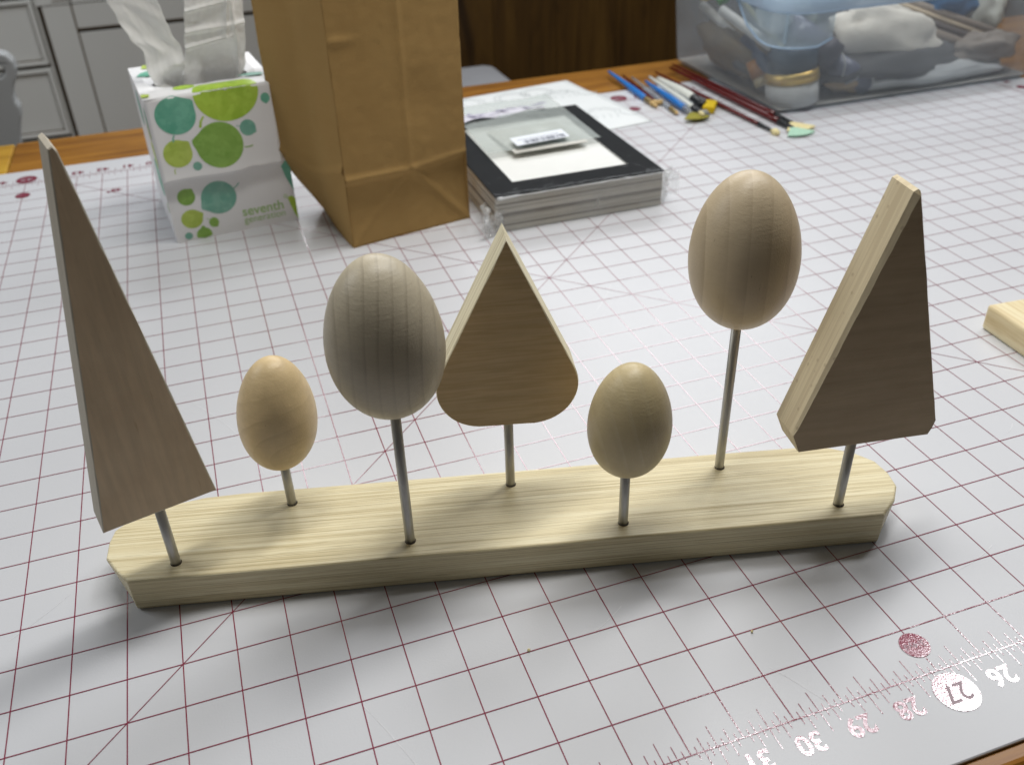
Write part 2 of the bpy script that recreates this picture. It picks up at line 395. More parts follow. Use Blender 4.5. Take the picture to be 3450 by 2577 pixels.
# ------------------------------------------------------------------ painted cabinet, plane Y = 2.1 m
k = N('distressed_white_paint'); v = k.coord()
w = k.noise(v, 22, 6, 0.7); g = k.noise(v, 5, 4)
c = k.mix(g, (0.83, 0.84, 0.80), (0.89, 0.895, 0.87)); c = k.mix(k.ramp(w, [(0.70, 0.0), (0.80, 0.6)]), c, (0.30, 0.22, 0.14))
k.set(Base_Color=c, Roughness=0.5); k.bump(w, 0.1, 0.001); M_paint = k.m
M_worn = plain('worn_brown_edge', (0.13, 0.085, 0.045), 0.7, var=0.4, vs=120)
M_gap_brown = plain('gap_dark', (0.13, 0.10, 0.07), 0.8)  # brown of the carcass, showing as lines between the fronts
cab = bpy.data.objects.new('painted_cabinet', None); S.collection.objects.link(cab); cab.location = (-0.25, 2.1, -0.75)
tag(cab, 'white painted cabinet with worn brown edges standing behind the table', 'cabinet')
def cbox(name, x0, x1, z0, z1, d0, d1, m, bev=0.0015):
    bm = box_bm(x0+0.25, x1+0.25, d0, d1, z0+0.75, z1+0.75, bev, 2)
    return bm_obj(name, bm, m, cab, scale=1)
cbox('carcass', -1.25, 0.36, -0.75, 0.55, 0.012, 0.5, M_gap_brown, 0)
def door(x0, x1, z0, z1, fw=0.0085, nm='door'):
    # frame with raised moulding and a sunk panel, worn brown lines along the arrises
    d = cbox(nm, x0, x1, z0, z1, 0.004, 0.012, M_paint, 0.001)
    wr = bmesh.new()
    for (a0, a1, b0, b1, y) in ((x0, x1, z1-fw, z1, -0.004), (x0, x1, z0, z0+fw, -0.004), (x0, x0+fw, z0, z1, -0.004), (x1-fw, x1, z0, z1, -0.004)):
        pass
    fr = bmesh.new()
    for (a0, a1, b0, b1) in ((x0, x1, z1-fw, z1), (x0, x1, z0, z0+fw), (x0, x0+fw, z0+fw, z1-fw), (x1-fw, x1, z0+fw, z1-fw)):
        join_bm(fr, box_bm(a0+0.25, a1+0.25, -0.004, 0.004, b0+0.75, b1+0.75, 0.0022, 3))
    m = bm_obj('moulding', fr, M_paint, d, scale=1)
    t = 0.0016
    for (a0, a1, b0, b1) in ((x0+fw, x1-fw, z1-fw-t, z1-fw), (x0+fw, x1-fw, z0+fw, z0+fw+t*1.6), (x0+fw, x0+fw+t, z0+fw, z1-fw), (x1-fw-t, x1-fw, z0+fw, z1-fw)):
        join_bm(wr, box_bm(a0+0.25, a1+0.25, 0.0015, 0.0042, b0+0.75, b1+0.75, 0.0))
    bm_obj('worn_line', wr, M_worn, d, scale=1)
    return d
door(-0.62, -0.3835, -0.1715, -0.0375); door(-0.62, -0.3825, -0.327, -0.180); door(-0.62, -0.3825, -0.60, -0.336)
door(-0.62, -0.3825, -0.031, 0.20)
for z0 in (-0.1765, -0.3325, -0.0345): pass
# right hand boards with a groove and a rail
cbox('stile', -0.367, -0.3095, -0.75, -0.0545, 0.0, 0.012, M_paint)
cbox('panel', -0.3065, 0.36, -0.75, -0.1135, 0.001, 0.012, M_paint)
cbox('panel', -0.3065, 0.36, -0.1045, -0.0545, 0.001, 0.012, M_paint)
cbox('rail', -0.375, -0.3075, -0.0525, 0.3, -0.002, 0.012, M_paint)
cbox('panel', -0.3055, 0.36, -0.0525, 0.3, -0.001, 0.012, M_paint)
cbox('worn_line', -0.3685, -0.367, -0.7, -0.055, -0.0005, 0.012, M_worn, 0)
cbox('worn_line', -0.3095, -0.3065, -0.7, -0.055, 0.0005, 0.011, M_worn, 0)
cbox('worn_line', -0.36, -0.31, -0.0545, -0.0525, 0.002, 0.012, M_worn, 0)
cbox('worn_line', -0.3065, 0.3, -0.1065, -0.1045, 0.000, 0.012, M_worn, 0)
cbox('worn_line', -0.343, -0.304, -0.0455, -0.0435, -0.003, 0.0, M_worn, 0)
cbox('corner_bead', -0.381, -0.3755, -0.75, -0.036, 0.002, 0.012, M_paint, 0.0015)

# scrolled white chair side
ch = bpy.data.objects.new('scrolled_chair', None); S.collection.objects.link(ch); ch.location = (-0.42, 1.35, -0.75)
tag(ch, 'pale painted chair back with a scrolled top at the left edge of the photo', 'chair')
k = N('pale_chair_paint'); v = k.coord(); k.set(Base_Color=k.mix(k.noise(v, 9, 4), (0.40, 0.42, 0.43), (0.50, 0.52, 0.53)), Roughness=0.45); M_chair = k.m
out = [(-0.40, 0.020), (-0.375, 0.026), (-0.350, 0.0255), (-0.340, 0.0215), (-0.3335, 0.012), (-0.3325, 0.001), (-0.3365, -0.012), (-0.3435, -0.024), (-0.3475, -0.035),
       (-0.3475, -0.044), (-0.3440, -0.054), (-0.3455, -0.066), (-0.3505, -0.078), (-0.3560, -0.095), (-0.3600, -0.115), (-0.365, -0.16), (-0.37, -0.30), (-0.375, -0.748),
       (-0.42, -0.748), (-0.41, -0.30), (-0.415, -0.10), (-0.43, -0.02)]
hole = [(-0.3655 + 0.0175*math.cos(a), 0.0005 + 0.0115*math.sin(a)) for a in [i*2*math.pi/20 for i in range(20)]]
def poly_hole(outline, hole, y0, y1, name, mat, parent, off):
    from mathutils.geometry import tessellate_polygon
    pts = outline + hole
    tris = tessellate_polygon([[Vector((x, z, 0)) for x, z in outline], [Vector((x, z, 0)) for x, z in hole]])
    n = len(pts); V = [(x-off[0], y0-off[1], z-off[2]) for x, z in pts] + [(x-off[0], y1-off[1], z-off[2]) for x, z in pts]
    F = [tuple(t) for t in tris] + [tuple(i+n for i in t[::-1]) for t in tris]
    for st_, cnt in ((0, len(outline)), (len(outline), len(hole))):
        for i in range(cnt):
            a = st_+i; b = st_+(i+1) % cnt; F.append((a, b, b+n, a+n))
    o = mesh_obj(name, V, F, mat, parent, scale=1)
    bm = bmesh.new(); bm.from_mesh(o.data); bmesh.ops.recalc_face_normals(bm, faces=bm.faces); bm.to_mesh(o.data); bm.free()
    return o
o = poly_hole(out, hole, 1.335, 1.365, 'back_scroll', M_chair, ch, (-0.42, 1.35, -0.75))
md = o.modifiers.new('bevel', 'BEVEL'); md.width = 0.003; md.segments = 2; md.limit_method = 'ANGLE'
for dx in (-0.32,):
    bm_obj('leg', box_bm(dx-0.02, dx+0.02, -0.02, 0.02, 0, 0.75, 0.003), M_chair, ch, scale=1)
bm_obj('seat', box_bm(-0.42, 0.03, -0.03, 0.40, 0.38, 0.41, 0.01), M_chair, ch, scale=1)
for dx in (-0.36, 0.0): bm_obj('leg', box_bm(dx-0.02, dx+0.02, 0.34, 0.38, 0, 0.38, 0.003), M_chair, ch, scale=1)

# ------------------------------------------------------------------ cutting mat with printed grid
mat = empty('cutting_mat', (34, -1.64, ZT+0.004), 0, 'frosted white cutting mat printed with maroon inch grid and rulers', 'cutting mat')
MT = (34, -1.64, ZT+0.004)
bm_obj('mat_sheet', local(box_bm(-28, 35.88, -1.64, 34.58, ZT+0.004, 0, 0.02, 1), MT), M_mat, mat)
class Sheet:
    def __init__(s): s.v = []; s.f = []
    def quad(s, a, b, w, z=0.006):
        dx, dy = b[0]-a[0], b[1]-a[1]; L = math.hypot(dx, dy); nx, ny = -dy/L*w/2, dx/L*w/2
        i = len(s.v)
        s.v += [(a[0]-nx, a[1]-ny, z), (b[0]-nx, b[1]-ny, z), (b[0]+nx, b[1]+ny, z), (a[0]+nx, a[1]+ny, z)]; s.f.append((i, i+1, i+2, i+3))
    def disc(s, c, r, z=0.009, n=40, fn=None):
        i = len(s.v); s.v.append((c[0], c[1], z))
        for k in range(n):
            a = 2*math.pi*k/n; s.v.append((c[0]+r*math.cos(a), c[1]+r*math.sin(a), z))
        for k in range(n): s.f.append((i, i+1+k, i+1+(k+1) % n))
def text_tris(txt, size, spacing=1.0, offset=0.0):
    cu = bpy.data.curves.new('t', 'FONT'); cu.body = txt; cu.size = size; cu.align_x = 'CENTER'; cu.align_y = 'CENTER'
    cu.space_character = spacing; cu.offset = offset; cu.resolution_u = 6
    ob = bpy.data.objects.new('t', cu); S.collection.objects.link(ob)
    dg = bpy.context.evaluated_depsgraph_get(); me = bpy.data.meshes.new_from_object(ob.evaluated_get(dg))
    V = [tuple(v.co) for v in me.vertices]; F = [tuple(p.vertices) for p in me.polygons]
    bpy.data.objects.remove(ob); bpy.data.curves.remove(cu); bpy.data.meshes.remove(me)
    return V, F
def add_text(sh, txt, c, size, rot=math.pi, z=0.006, offset=0.0, sx=1.0):
    V, F = text_tris(txt, size, offset=offset)
    i = len(sh.v); cr, sr = math.cos(rot), math.sin(rot)
    for x, y, _ in V: sh.v.append((c[0]+x*sx*cr-y*sr, c[1]+x*sx*sr+y*cr, z))
    sh.f += [tuple(j+i for j in f) for f in F]
def put(sh, name, m, parent, t):
    sh.v = [(x-t[0], y-t[1], z-t[2]) for x, y, z in sh.v]; return mesh_obj(name, sh.v, sh.f, m, parent)
LW = 0.022
g1 = Sheet()
for u in range(0, 62):
    X = 34-u
    circ = u % 9 == 0 and u > 0
    if circ:
        g1.quad((X, 0), (X, 0.36), LW); g1.quad((X, 0.9), (X, 31.36), LW); g1.quad((X, 31.9), (X, 33), LW)
    else: g1.quad((X, 0), (X, 33), LW)
g2 = Sheet()
for vv in range(0, 34): g2.quad((-28+0.3, vv), (34, vv), LW, 0.0075)
g2.quad((34-45, 0), (34-12, 33), LW*0.8, 0.0085); g2.quad((34-44, 33), (34-11, 0), LW*0.8, 0.0092)
put(g1, 'grid_line_print', M_print, mat, MT); put(g2, 'grid_line_print', M_print, mat, MT)
tk = Sheet()
for u8 in range(0, 61*8):
    if u8 % 8 == 0: continue
    h = 0.42 if u8 % 8 == 4 else (0.27 if u8 % 4 == 2 else 0.13)
    X = 34-u8/8
    for bv in (0, 33): tk.quad((X, bv-h), (X, bv+h), LW*0.75, 0.0052)
for v8 in range(0, 33*8):
    if v8 % 8 == 0: continue
    h = 0.42 if v8 % 8 == 4 else (0.27 if v8 % 4 == 2 else 0.13)
    tk.quad((34-h, v8/8), (34+h, v8/8), LW*0.75, 0.0056)
put(tk, 'ruler_tick_print', M_print, mat, MT)
frac = {9: '1/4yd', 18: '1/2yd', 27: '3/4yd', 36: '1yd', 45: '1 1/4yd', 54: '1 1/2yd'}
def number(txt, c, size, off=0.014, rot=math.pi):
    sh = Sheet(); add_text(sh, txt, c, size, z=0.0064, offset=off, rot=rot); put(sh, 'number_print', M_print, mat, MT)
def badge(txt, c, r, size, off=0.004):
    sh = Sheet(); sh.disc(c, r, 0.0105); d = put(sh, 'round_print', M_print, mat, MT)
    if txt: sh = Sheet(); add_text(sh, txt, c, size, z=0.0125, offset=off); put(sh, 'badge_lettering', M_knock, d, MT)
for u in range(16, 60):
    X = 34-u
    if u < 42:
        if u % 9 == 0: badge(str(u), (X, -0.49), 0.41, 0.52); badge(frac.get(u, ''), (X, 0.62), 0.285, 0.2, 0)
        else: number(str(u), (X, -0.47), 0.52)
for u in range(2, 50):
    X = 34-u
    if u % 9 == 0: badge(str(u), (X, 33.46), 0.41, 0.52); badge(frac.get(u, ''), (X, 31.62), 0.285, 0.2, 0)
    else: number(str(u), (X, 33.46), 0.52)
for vv in range(2, 33):
    if vv % 9 == 0: badge(str(vv), (34.62, vv), 0.285, 0.3)
    else: number(str(vv), (34.6, vv), 0.4)
number('45\u00b0', (34-41.52, 30.74), 0.42, 0.02)

# worn scratches in the frosted surface
M_scr = plain('scratch_white', (0.74, 0.74, 0.76), 0.3)
r5_ = random.Random(21)
sc_ = Sheet()
for x, y, a, L, cv in ((-4.2, 11.6, 1.9, 2.6, 0.3), (-3.9, 10.2, 1.75, 1.2, -0.4), (9.0, 1.9, 0.1, 1.3, 0.35), (4.9, -0.2, 2.0, 1.5, 0.1), (-2.2, 0.9, 1.9, 2.2, 0.1), (13.4, 5.2, 0.3, 0.5, 0.6), (6.4, 14.3, 0.8, 2.0, 0.2), (-9.2, 6.8, 0.6, 1.4, 0.2), (12.0, 12.0, 2.4, 2.4, 0.15), (1.5, 3.0, 0.4, 0.9, 0.2)):
    px_, py_ = x, y
    for q in range(10):
        nx_, ny_ = px_+math.cos(a)*L/10, py_+math.sin(a)*L/10; sc_.quad((px_, py_), (nx_, ny_), 0.012+0.008*r5_.random(), 0.004); px_, py_ = nx_, ny_; a += cv/10
tag(put(sc_, 'surface_scratches', M_scr, mat, MT), kind='stuff')

# ------------------------------------------------------------------ the wooden tree sculpture
BANG = math.radians(-13.5866)
SC = empty('tree_sculpture', (-0.1728/IN, 0.1707/IN, 0.0), BANG, 'pale wood board carrying seven unpainted wooden trees on steel rods', 'sculpture')
def base_outline(ins=0.0, front_ins=0.0, endins=0.0):
    pts = [(0.0, 0.0), (15.31, 0.0), (15.72, 0.42), (15.95, 0.84), (15.955, 1.30), (15.84, 1.72), (15.50, 2.07), (15.05, 2.30), (14.5, 2.41), (12.7, 2.43), (8.3, 2.42), (5.0, 2.43), (1.9, 2.44), (1.1, 2.40), (0.25, 2.22), (-0.33, 1.95), (-0.63, 1.56), (-0.66, 1.18), (-0.60, 0.72), (-0.28, 0.30)]
    cx, cy = 7.65, 1.21
    r = []
    for x, y in pts:
        dx = ins if x < cx else -ins
        k = 1 if (x < 0.3 or x > 15.0) else 0
        r.append((x + (endins if x < cx else -endins)*(min(1, abs(y-0.0)/0.4) if k else 0) + (dx*0.7 if k else 0), y + (ins if y < cy else -ins)))
    return r
bm = bmesh.new(); rings = []
for z, ins, ei in ((0.0, 0.05, 0.16), (0.05, 0.012, 0.13), (0.30, 0.0, 0.10), (0.62, 0.0, 0.03), (0.775, 0.0, 0.0), (0.807, 0.03, 0.0)):
    rings.append([bm.verts.new((x, y, z)) for x, y in base_outline(ins, 0, ei)])
n_ = len(rings[0])
for a, b in zip(rings, rings[1:]):
    for i in range(n_): bm.faces.new((a[i], a[(i+1) % n_], b[(i+1) % n_], b[i]))
bm.faces.new(rings[0][::-1]); bm.faces.new(rings[-1])
base = bm_obj('base', bm, M_base, SC); base['label'] = 'pale oak base board with clipped rounded ends'
md = base.modifiers.new('bevel', 'BEVEL'); md.width = 0.0006; md.segments = 2; md.limit_method = 'ANGLE'; md.angle_limit = math.radians(20)

FEET = [(0.85, .435), (3.0, 1.96), (5.53, .47), (7.73, 1.975), (9.92, .45), (12.38, 1.955), (14.49, .445)]
RZ = 0.807
def rod(i, ztop, label, rad=0.1, tilt=(0, 0)):
    x, y = FEET[i]
    me = bm_obj('rod', tube_bm([(0, 0, 0.25), (0, 0, RZ+0.3), (tilt[0], tilt[1], ztop)], [rad]*3, 20), M_rod, SC, True)
    me.location = (x*IN, y*IN, 0); me['label'] = label
    h = bm_obj('drill_hole', tube_bm([(0.006, -0.012, RZ-0.01), (0.006, -0.012, RZ+0.0035)], [rad*1.13]*2, 20), M_hole, me)
    return me
def egg(parent, zb, zt, R, kk, tilt, m, label):
    n = 40; prof = []
    H = (zt-zb)/2; zc = (zt+zb)/2
    for i in range(n+1):
        th = math.pi*(1 - i/n); c = math.cos(th)
        prof.append((max(0.0, R*math.sin(th)*(1-kk*c)) if 0 < i < n else 0.0, zc+H*c))
    bm = lathe_bm(prof, 64, tilt=tilt)
    o = bm_obj('egg_crown', bm, m, parent, True); o['label'] = label
    return o
r2 = rod(1, 2.6, 'short rod under the small yellowish egg'); egg(r2, 1.87, 4.47, 0.79, 0.10, (0.14, -0.0), M_eggA, 'small yellowish wooden egg with arched grain')
r3 = rod(2, 4.8, 'long rod under the large grey egg'); egg(r3, 4.06, 7.19, 1.052, 0.112, (-0.05, 0), M_eggB, 'large grey brown wooden egg with thin dark vertical grain lines')
r5 = rod(4, 3.0, 'short rod under the small olive egg'); egg(r5, 2.18, 4.65, 0.806, 0.109, (0.06, 0), M_eggC, 'small olive tan wooden egg with pale slanting grain')
r6 = rod(5, 5.2, 'longest rod, under the large tan egg'); egg(r6, 4.46, 7.645, 1.047, 0.091, (-0.05, 0), M_eggD, 'large tan wooden egg with broad vertical bands')

def plate(parent, outline, inset, T, psi, m_face, m_edge, label, cham=0.06, name='flat_crown', rough=0.0, toplist=()):
    """outline counter-clockwise seen from the front; inset = matching inner outline of the chamfered front face"""
    n = len(outline); V = []; Fc = []; mi = []
    for y, pts in ((T/2, outline), (-T/2+cham, outline), (-T/2, inset)):
        for x, z in pts: V.append((x, y, z))
    for r in range(2):
        for i in range(n):
            j = (i+1) % n; Fc.append((r*n+i, (r*n)+j, (r+1)*n+j, (r+1)*n+i)); mi.append(1)
    Fc.append(tuple(range(n))); mi.append(0)
    Fc.append(tuple(range(2*n, 3*n))[::-1]); mi.append(0)
    a = math.radians(psi); ca, sa = math.cos(a), math.sin(a)
    o = mesh_obj(name, V, Fc, None, parent, mats=[m_face, m_edge], fmi=mi)
    bm = bmesh.new(); bm.from_mesh(o.data); bmesh.ops.recalc_face_normals(bm, faces=bm.faces); bm.to_mesh(o.data); bm.free()
    o.rotation_euler = (0, 0, a); o['label'] = label
    return o
def densify(pts, n=8):
    r = []
    for (a, b) in zip(pts, pts[1:]+pts[:1]):
        L = math.hypot(b[0]-a[0], b[1]-a[1]); k = max(1, int(L*n))
        for i in range(k): r.append((a[0]+(b[0]-a[0])*i/k, a[1]+(b[1]-a[1])*i/k))
    return r
def insetp(pts, d, jit=0.0):
    c = (sum(p[0] for p in pts)/len(pts), sum(p[1] for p in pts)/len(pts)); r = []; n = len(pts)
    for i in range(n):
        a, p, b = pts[i-1], pts[i], pts[(i+1) % n]
        t = Vector((b[0]-a[0], b[1]-a[1])).normalized(); nn = Vector((-t.y, t.x))
        dd = (d(p) if callable(d) else d) * (1 + jit*fnoise(p[0]*3, p[1]*3, 5))
        r.append((p[0]+nn.x*dd, p[1]+nn.y*dd))
    return r
# tree 1: tall narrow triangle
r1 = rod(0, 2.8, 'short rod under the tall triangle')
o1 = [(-1.065, 2.44), (1.05, 2.43), (0.125, 9.36), (0.07, 9.46), (0.0, 9.42)]
d1 = densify(o1, 6)
plate(r1, d1, insetp(d1, lambda p: 0.022, 0.8), 0.75, 28, M_pl1, M_ed1, 'tall narrow triangular wooden tree with a chipped tip', cham=0.02)
# tree 4: teardrop
r4 = rod(3, 3.0, 'rod under the teardrop shaped tree')
ap = (0.05, 6.80)
def tan_angle(cx, cz, r, side):
    dx, dz = ap[0]-cx, ap[1]-cz; d = math.hypot(dx, dz); b = math.atan2(dz, dx); g = math.acos(r/d)
    return b - g if side > 0 else b + g
R4 = 0.91; cr_ = (0.50, 3.575); cl_ = (-0.53, 3.60)
o4 = []
ar = tan_angle(*cr_, R4, 1); al = tan_angle(*cl_, R4, -1)
for i in range(17): a = -math.pi/2 + (ar+math.pi/2)*i/16; o4.append((cr_[0]+R4*math.cos(a), cr_[1]+R4*math.sin(a)))
o4.append(ap)
for i in range(17): a = al + (1.5*math.pi-al)*i/16; o4.append((cl_[0]+R4*math.cos(a), cl_[1]+R4*math.sin(a)))
d4 = densify(o4, 5)
plate(r4, d4, insetp(d4, 0.018, 0.9), 0.75, 1, M_pl4, M_ed4, 'teardrop shaped wooden tree with horizontal grain', cham=0.02)
# tree 7: triangle with clipped lower corners and a broken tip
r7 = rod(6, 3.0, 'rod under the clipped triangle')
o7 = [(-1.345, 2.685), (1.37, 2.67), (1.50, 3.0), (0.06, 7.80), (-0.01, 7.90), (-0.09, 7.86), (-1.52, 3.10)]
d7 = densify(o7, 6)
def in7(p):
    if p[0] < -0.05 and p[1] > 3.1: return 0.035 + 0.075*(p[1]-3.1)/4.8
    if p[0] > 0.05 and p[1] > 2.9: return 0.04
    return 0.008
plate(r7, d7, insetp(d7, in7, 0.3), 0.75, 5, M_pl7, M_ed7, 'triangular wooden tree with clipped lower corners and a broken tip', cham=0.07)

# ------------------------------------------------------------------ pine board end at the right
pb = empty('pine_board', (18.6, 8.6, 0), 0, 'pale pine board lying at the right edge beside the tree sculpture', 'board')
bm = box_bm(16.38, 22.5, 6.3, 9.42, 0.0, 0.78, 0.14, 4); bmesh.ops.rotate(bm, cent=(16.4, 9.4, 0), matrix=Matrix.Rotation(math.radians(-4), 3, 'Z'), verts=bm.verts)
for f_ in ():
    pass
bm.verts.ensure_lookup_table()
for v_ in bm.verts:     # board turns away to the lower right
    v_.co.x += max(0, 9.4-v_.co.y)*0.02
M_pineR = streak_wood('pine_board_grain', (0.86, 0.77, 0.52), (0.76, 0.63, 0.38), (0.56, 0.42, 0.20), sx=6, sy=170, fine=500, pore=0.25, axis='Y')
bm_obj('board_blank', local(bm, (18.6, 8.6, 0)), M_pineR, pb, True)

# ------------------------------------------------------------------ tissue box
TA = math.atan2(24.912-24.4612, -0.9322+5.292)
TB = empty('tissue_box', (-5.292, 24.4612, 0), TA, 'white cube tissue box printed with green leaf circles', 'tissue box')
WB, DB, HB = 4.385, 4.42, 5.08
# outer walls (open slot in the top)
V = [(0,0,0),(WB,0,0),(WB,DB,0),(0,DB,0),(0.0,0,HB),(WB-0.04,0,HB),(WB,DB,HB+0.02),(0,DB,HB)]
Fb = [(0,3,2,1),(0,1,5,4),(1,2,6,5),(2,3,7,6),(3,0,4,7)]
ns = 40; sl = []
for i in range(ns):
    a = 2*math.pi*i/ns
    sx = math.copysign(abs(math.cos(a))**0.7, math.cos(a)); sy = math.copysign(abs(math.sin(a))**0.8, math.sin(a))
    sl.append((2.15+1.62*sx, 1.9+0.62*sy + 0.0*sx))
outer = []
for i in range(ns):
    a = 2*math.pi*i/ns; c_, s_ = math.cos(a), math.sin(a); m_ = max(abs(c_), abs(s_))
    outer.append((WB/2 + c_/m_*WB/2 - (0.02 if c_ > 0 else 0), DB/2 + s_/m_*DB/2))
i0 = len(V)
V += [(x, y, HB+0.004 + (0.10*math.exp(-((x-0.9)/0.8)**2) if y < 0.02 else 0)*0) for x, y in outer]
mid = [((a[0]*0.45+b[0]*0.55), (a[1]*0.45+b[1]*0.55)) for a, b in zip(outer, sl)]
i1 = len(V); V += [(x, y, HB + 0.03 + 0.05*fnoise(x*1.3, y*1.3, 2)) for x, y in mid]
i2 = len(V); V += [(x, y, HB - 0.06 + 0.05*fnoise(x*2, y*2, 8)) for x, y in sl]
for i in range(ns):
    j = (i+1) % ns; Fb.append((i0+i, i0+j, i1+j, i1+i)); Fb.append((i1+i, i1+j, i2+j, i2+i))
mesh_obj('carton', V, Fb, M_card, TB)
bm_obj('inside_shade_block', box_bm(0.05, WB-0.1, 0.05, DB-0.05, 0.03, 3.6), plain('dark_inside', (0.06, 0.06, 0.055), 0.9), TB)  # dark block added so the shade below the slot comes from its colour
def bulge(s, z):   # front flap stands off the wall, more towards its lower edge
    k = max(0.0, min(1.0, (HB - z)/(HB-2.26)))
    return 0.02 + 0.14*k**1.4 + 0.07*max(0, k-0.9)*10*0.6 + 0.02*math.sin(s*2.3+z)
# flap sheet
def flapf(u, v):
    z = 2.26 + (HB-2.26)*v + 0.05*(1-v)*math.sin(u*9)*0.5 + (0.06*math.exp(-((u-0.72)/0.05)**2)*(1-v)**6)
    s = 0.03 + (4.28 - 0.03)*u - 0.12*(1-v)*u - 0.02
    return (s, -bulge(s, z), z)
V, Fc = grid_fn(30, 24, flapf)
fl = mesh_obj('front_flap', V, Fc, M_card, TB, True); md = fl.modifiers.new('solid', 'SOLIDIFY'); md.thickness = 0.0006; md.offset = -1
# rounded upper roll of the flap on the box top
V, Fc = grid_fn(30, 6, lambda u, v: (0.03+4.22*u, -0.02 + 0.75*v, HB + 0.012 + 0.055*math.sin(math.pi*min(1, v*1.3)*0.7)*(0.6+0.4*math.sin(u*3)) ))
o = mesh_obj('top_fold', V, Fc, M_card, TB, True); md = o.modifiers.new('solid', 'SOLIDIFY'); md.thickness = 0.0005; md.offset = -1
def leaf(c, r, tip, m, stem=None, flapped=None, rz=None, stemcol=None):
    """leaf disc on the front: tip = angle (deg) of its small point"""
    V = []; n = 56; rz = rz or r
    def P(s, z):
        on = z > 2.30 if flapped is None else flapped
        y = -(bulge(s, z)+0.008) if on else -0.008
        if z > HB: # folds over onto the top
            t = z-HB; return (s, min(t, 0.62)-0.02, HB + 0.02 + 0.055*math.sin(math.pi*min(1, (min(t, .62)/0.75)*1.3)*0.7)*(0.6+0.4*math.sin((s-.03)/4.22*3)) + 0.008)
        return (s, y, z)
    rings = 7
    def R(a): 
        if tip is None: return 1.0
        d = (math.degrees(a) - tip + 180) % 360 - 180
        return 1 + 0.20*max(0, 1-abs(d)/26)**1.6
    V.append(P(*c)); F = []
    for k in range(1, rings+1):
        for i in range(n):
            a = 2*math.pi*i/n; q = R(a)*k/rings
            V.append(P(c[0]+r*q*math.cos(a), c[1]+rz*q*math.sin(a)))
    for i in range(n): F.append((0, 1+i, 1+(i+1) % n))
    for k in range(rings-1):
        for i in range(n):
            a = 1+k*n+i; b = 1+k*n+(i+1) % n; F.append((a, a+n, b+n, b))
    mesh_obj('leaf_print', V, [f[::-1] for f in F], m, TB)
    if stem:
        pts = stem; VV = []; FF = []
        for i, (s, z, w) in enumerate(pts):
            a = pts[max(0, i-1)]; b = pts[min(len(pts)-1, i+1)]; t = Vector((b[0]-a[0], b[1]-a[1])).normalized()
            VV += [P(s - t.y*w, z + t.x*w), P(s + t.y*w, z - t.x*w)]
        for i in range(len(pts)-1): FF.append((2*i, 2*i+1, 2*i+3, 2*i+2))
        mesh_obj('stem_print', VV, FF, stemcol or m, TB)
leaf((0.90, 4.46), 0.655, 35, M_teal, [(0.72, 3.84, 0.02), (0.66, 3.72, 0.025), (0.65, 3.60, 0.03)], rz=0.63)
leaf((2.66, 5.00), 1.08, None, M_lime, [(1.78, 4.30, 0.025), (1.66, 4.15, 0.035), (1.60, 3.95, 0.045)], rz=0.99)
leaf((2.12, 3.27), 0.79, 163, M_green, [(2.93, 3.06, 0.02), (3.08, 3.04, 0.02), (3.22, 3.07, 0.02)], rz=0.78)
leaf((0.70, 3.20), 0.475, 40, M_yell, [(0.50, 2.72, 0.012), (0.46, 2.62, 0.015), (0.47, 2.54, 0.015)], rz=0.465)
leaf((1.24, 2.68), 0.15, None, M_teal2, rz=0.15)
leaf((3.92, 4.60), 0.155, -90, M_teal, rz=0.17)
leaf((3.16, 3.69), 0.27, -35, M_teal2, [(2.90, 3.78, 0.012), (2.84, 3.80, 0.012), (2.79, 3.80, 0.012)], rz=0.275)
leaf((0.64, 1.62), 0.30, 48, M_green, rz=0.30)
leaf((1.72, 1.40), 0.61, 205, M_teal2, [(2.28, 1.62, 0.02), (2.40, 1.70, 0.02), (2.50, 1.80, 0.02)], rz=0.60)
leaf((0.67, 0.80), 0.37, 20, M_yell, rz=0.345)
leaf((1.38, 0.53), 0.17, -60, M_green, [(1.24, 0.66, 0.01), (1.18, 0.70, 0.01), (1.15, 0.72, 0.01)], rz=0.18)
leaf((0.43, 0.20), 0.135, None, M_teal2, rz=0.13)
# cut by the lower edge
V = [(0.97, -0.009, 0.01)]
for i in range(25):
    a = math.radians(-15 + 210*i/24); V.append((0.97+0.27*math.cos(a)*(1 + 0.0), -0.009, max(0.01, 0.14+0.27*math.sin(a)*(1.25 if 80 < math.degrees(a) < 105 else 1))))
mesh_obj('leaf_print', V, [(0, i, i+1) for i in range(1, 25)], M_green, TB)
# lettering
def face_text(txt, s, z, size, sx=1.0, off=0.0):
    V, F = text_tris(txt, size, offset=off)
    mesh_obj('lettering', [(s+x*sx, -0.009, z+y) for x, y, _ in V], F, M_text, TB)
face_text('seventh', 3.17, 0.69, 0.50, 0.98, 0.006); face_text('generation', 3.19, 0.37, 0.36, 0.98, 0.0)
V, F = [], []
for i in range(24):
    a = 2*math.pi*i/24; V += [(4.04+0.07*math.cos(a), -0.009, 0.98+0.07*math.sin(a)), (4.04+0.045*math.cos(a), -0.009, 0.98+0.045*math.sin(a))]
for i in range(24): j = (i+1) % 24; F.append((2*i, 2*j, 2*j+1, 2*i+1))
mesh_obj('lettering', V, F, M_text, TB)
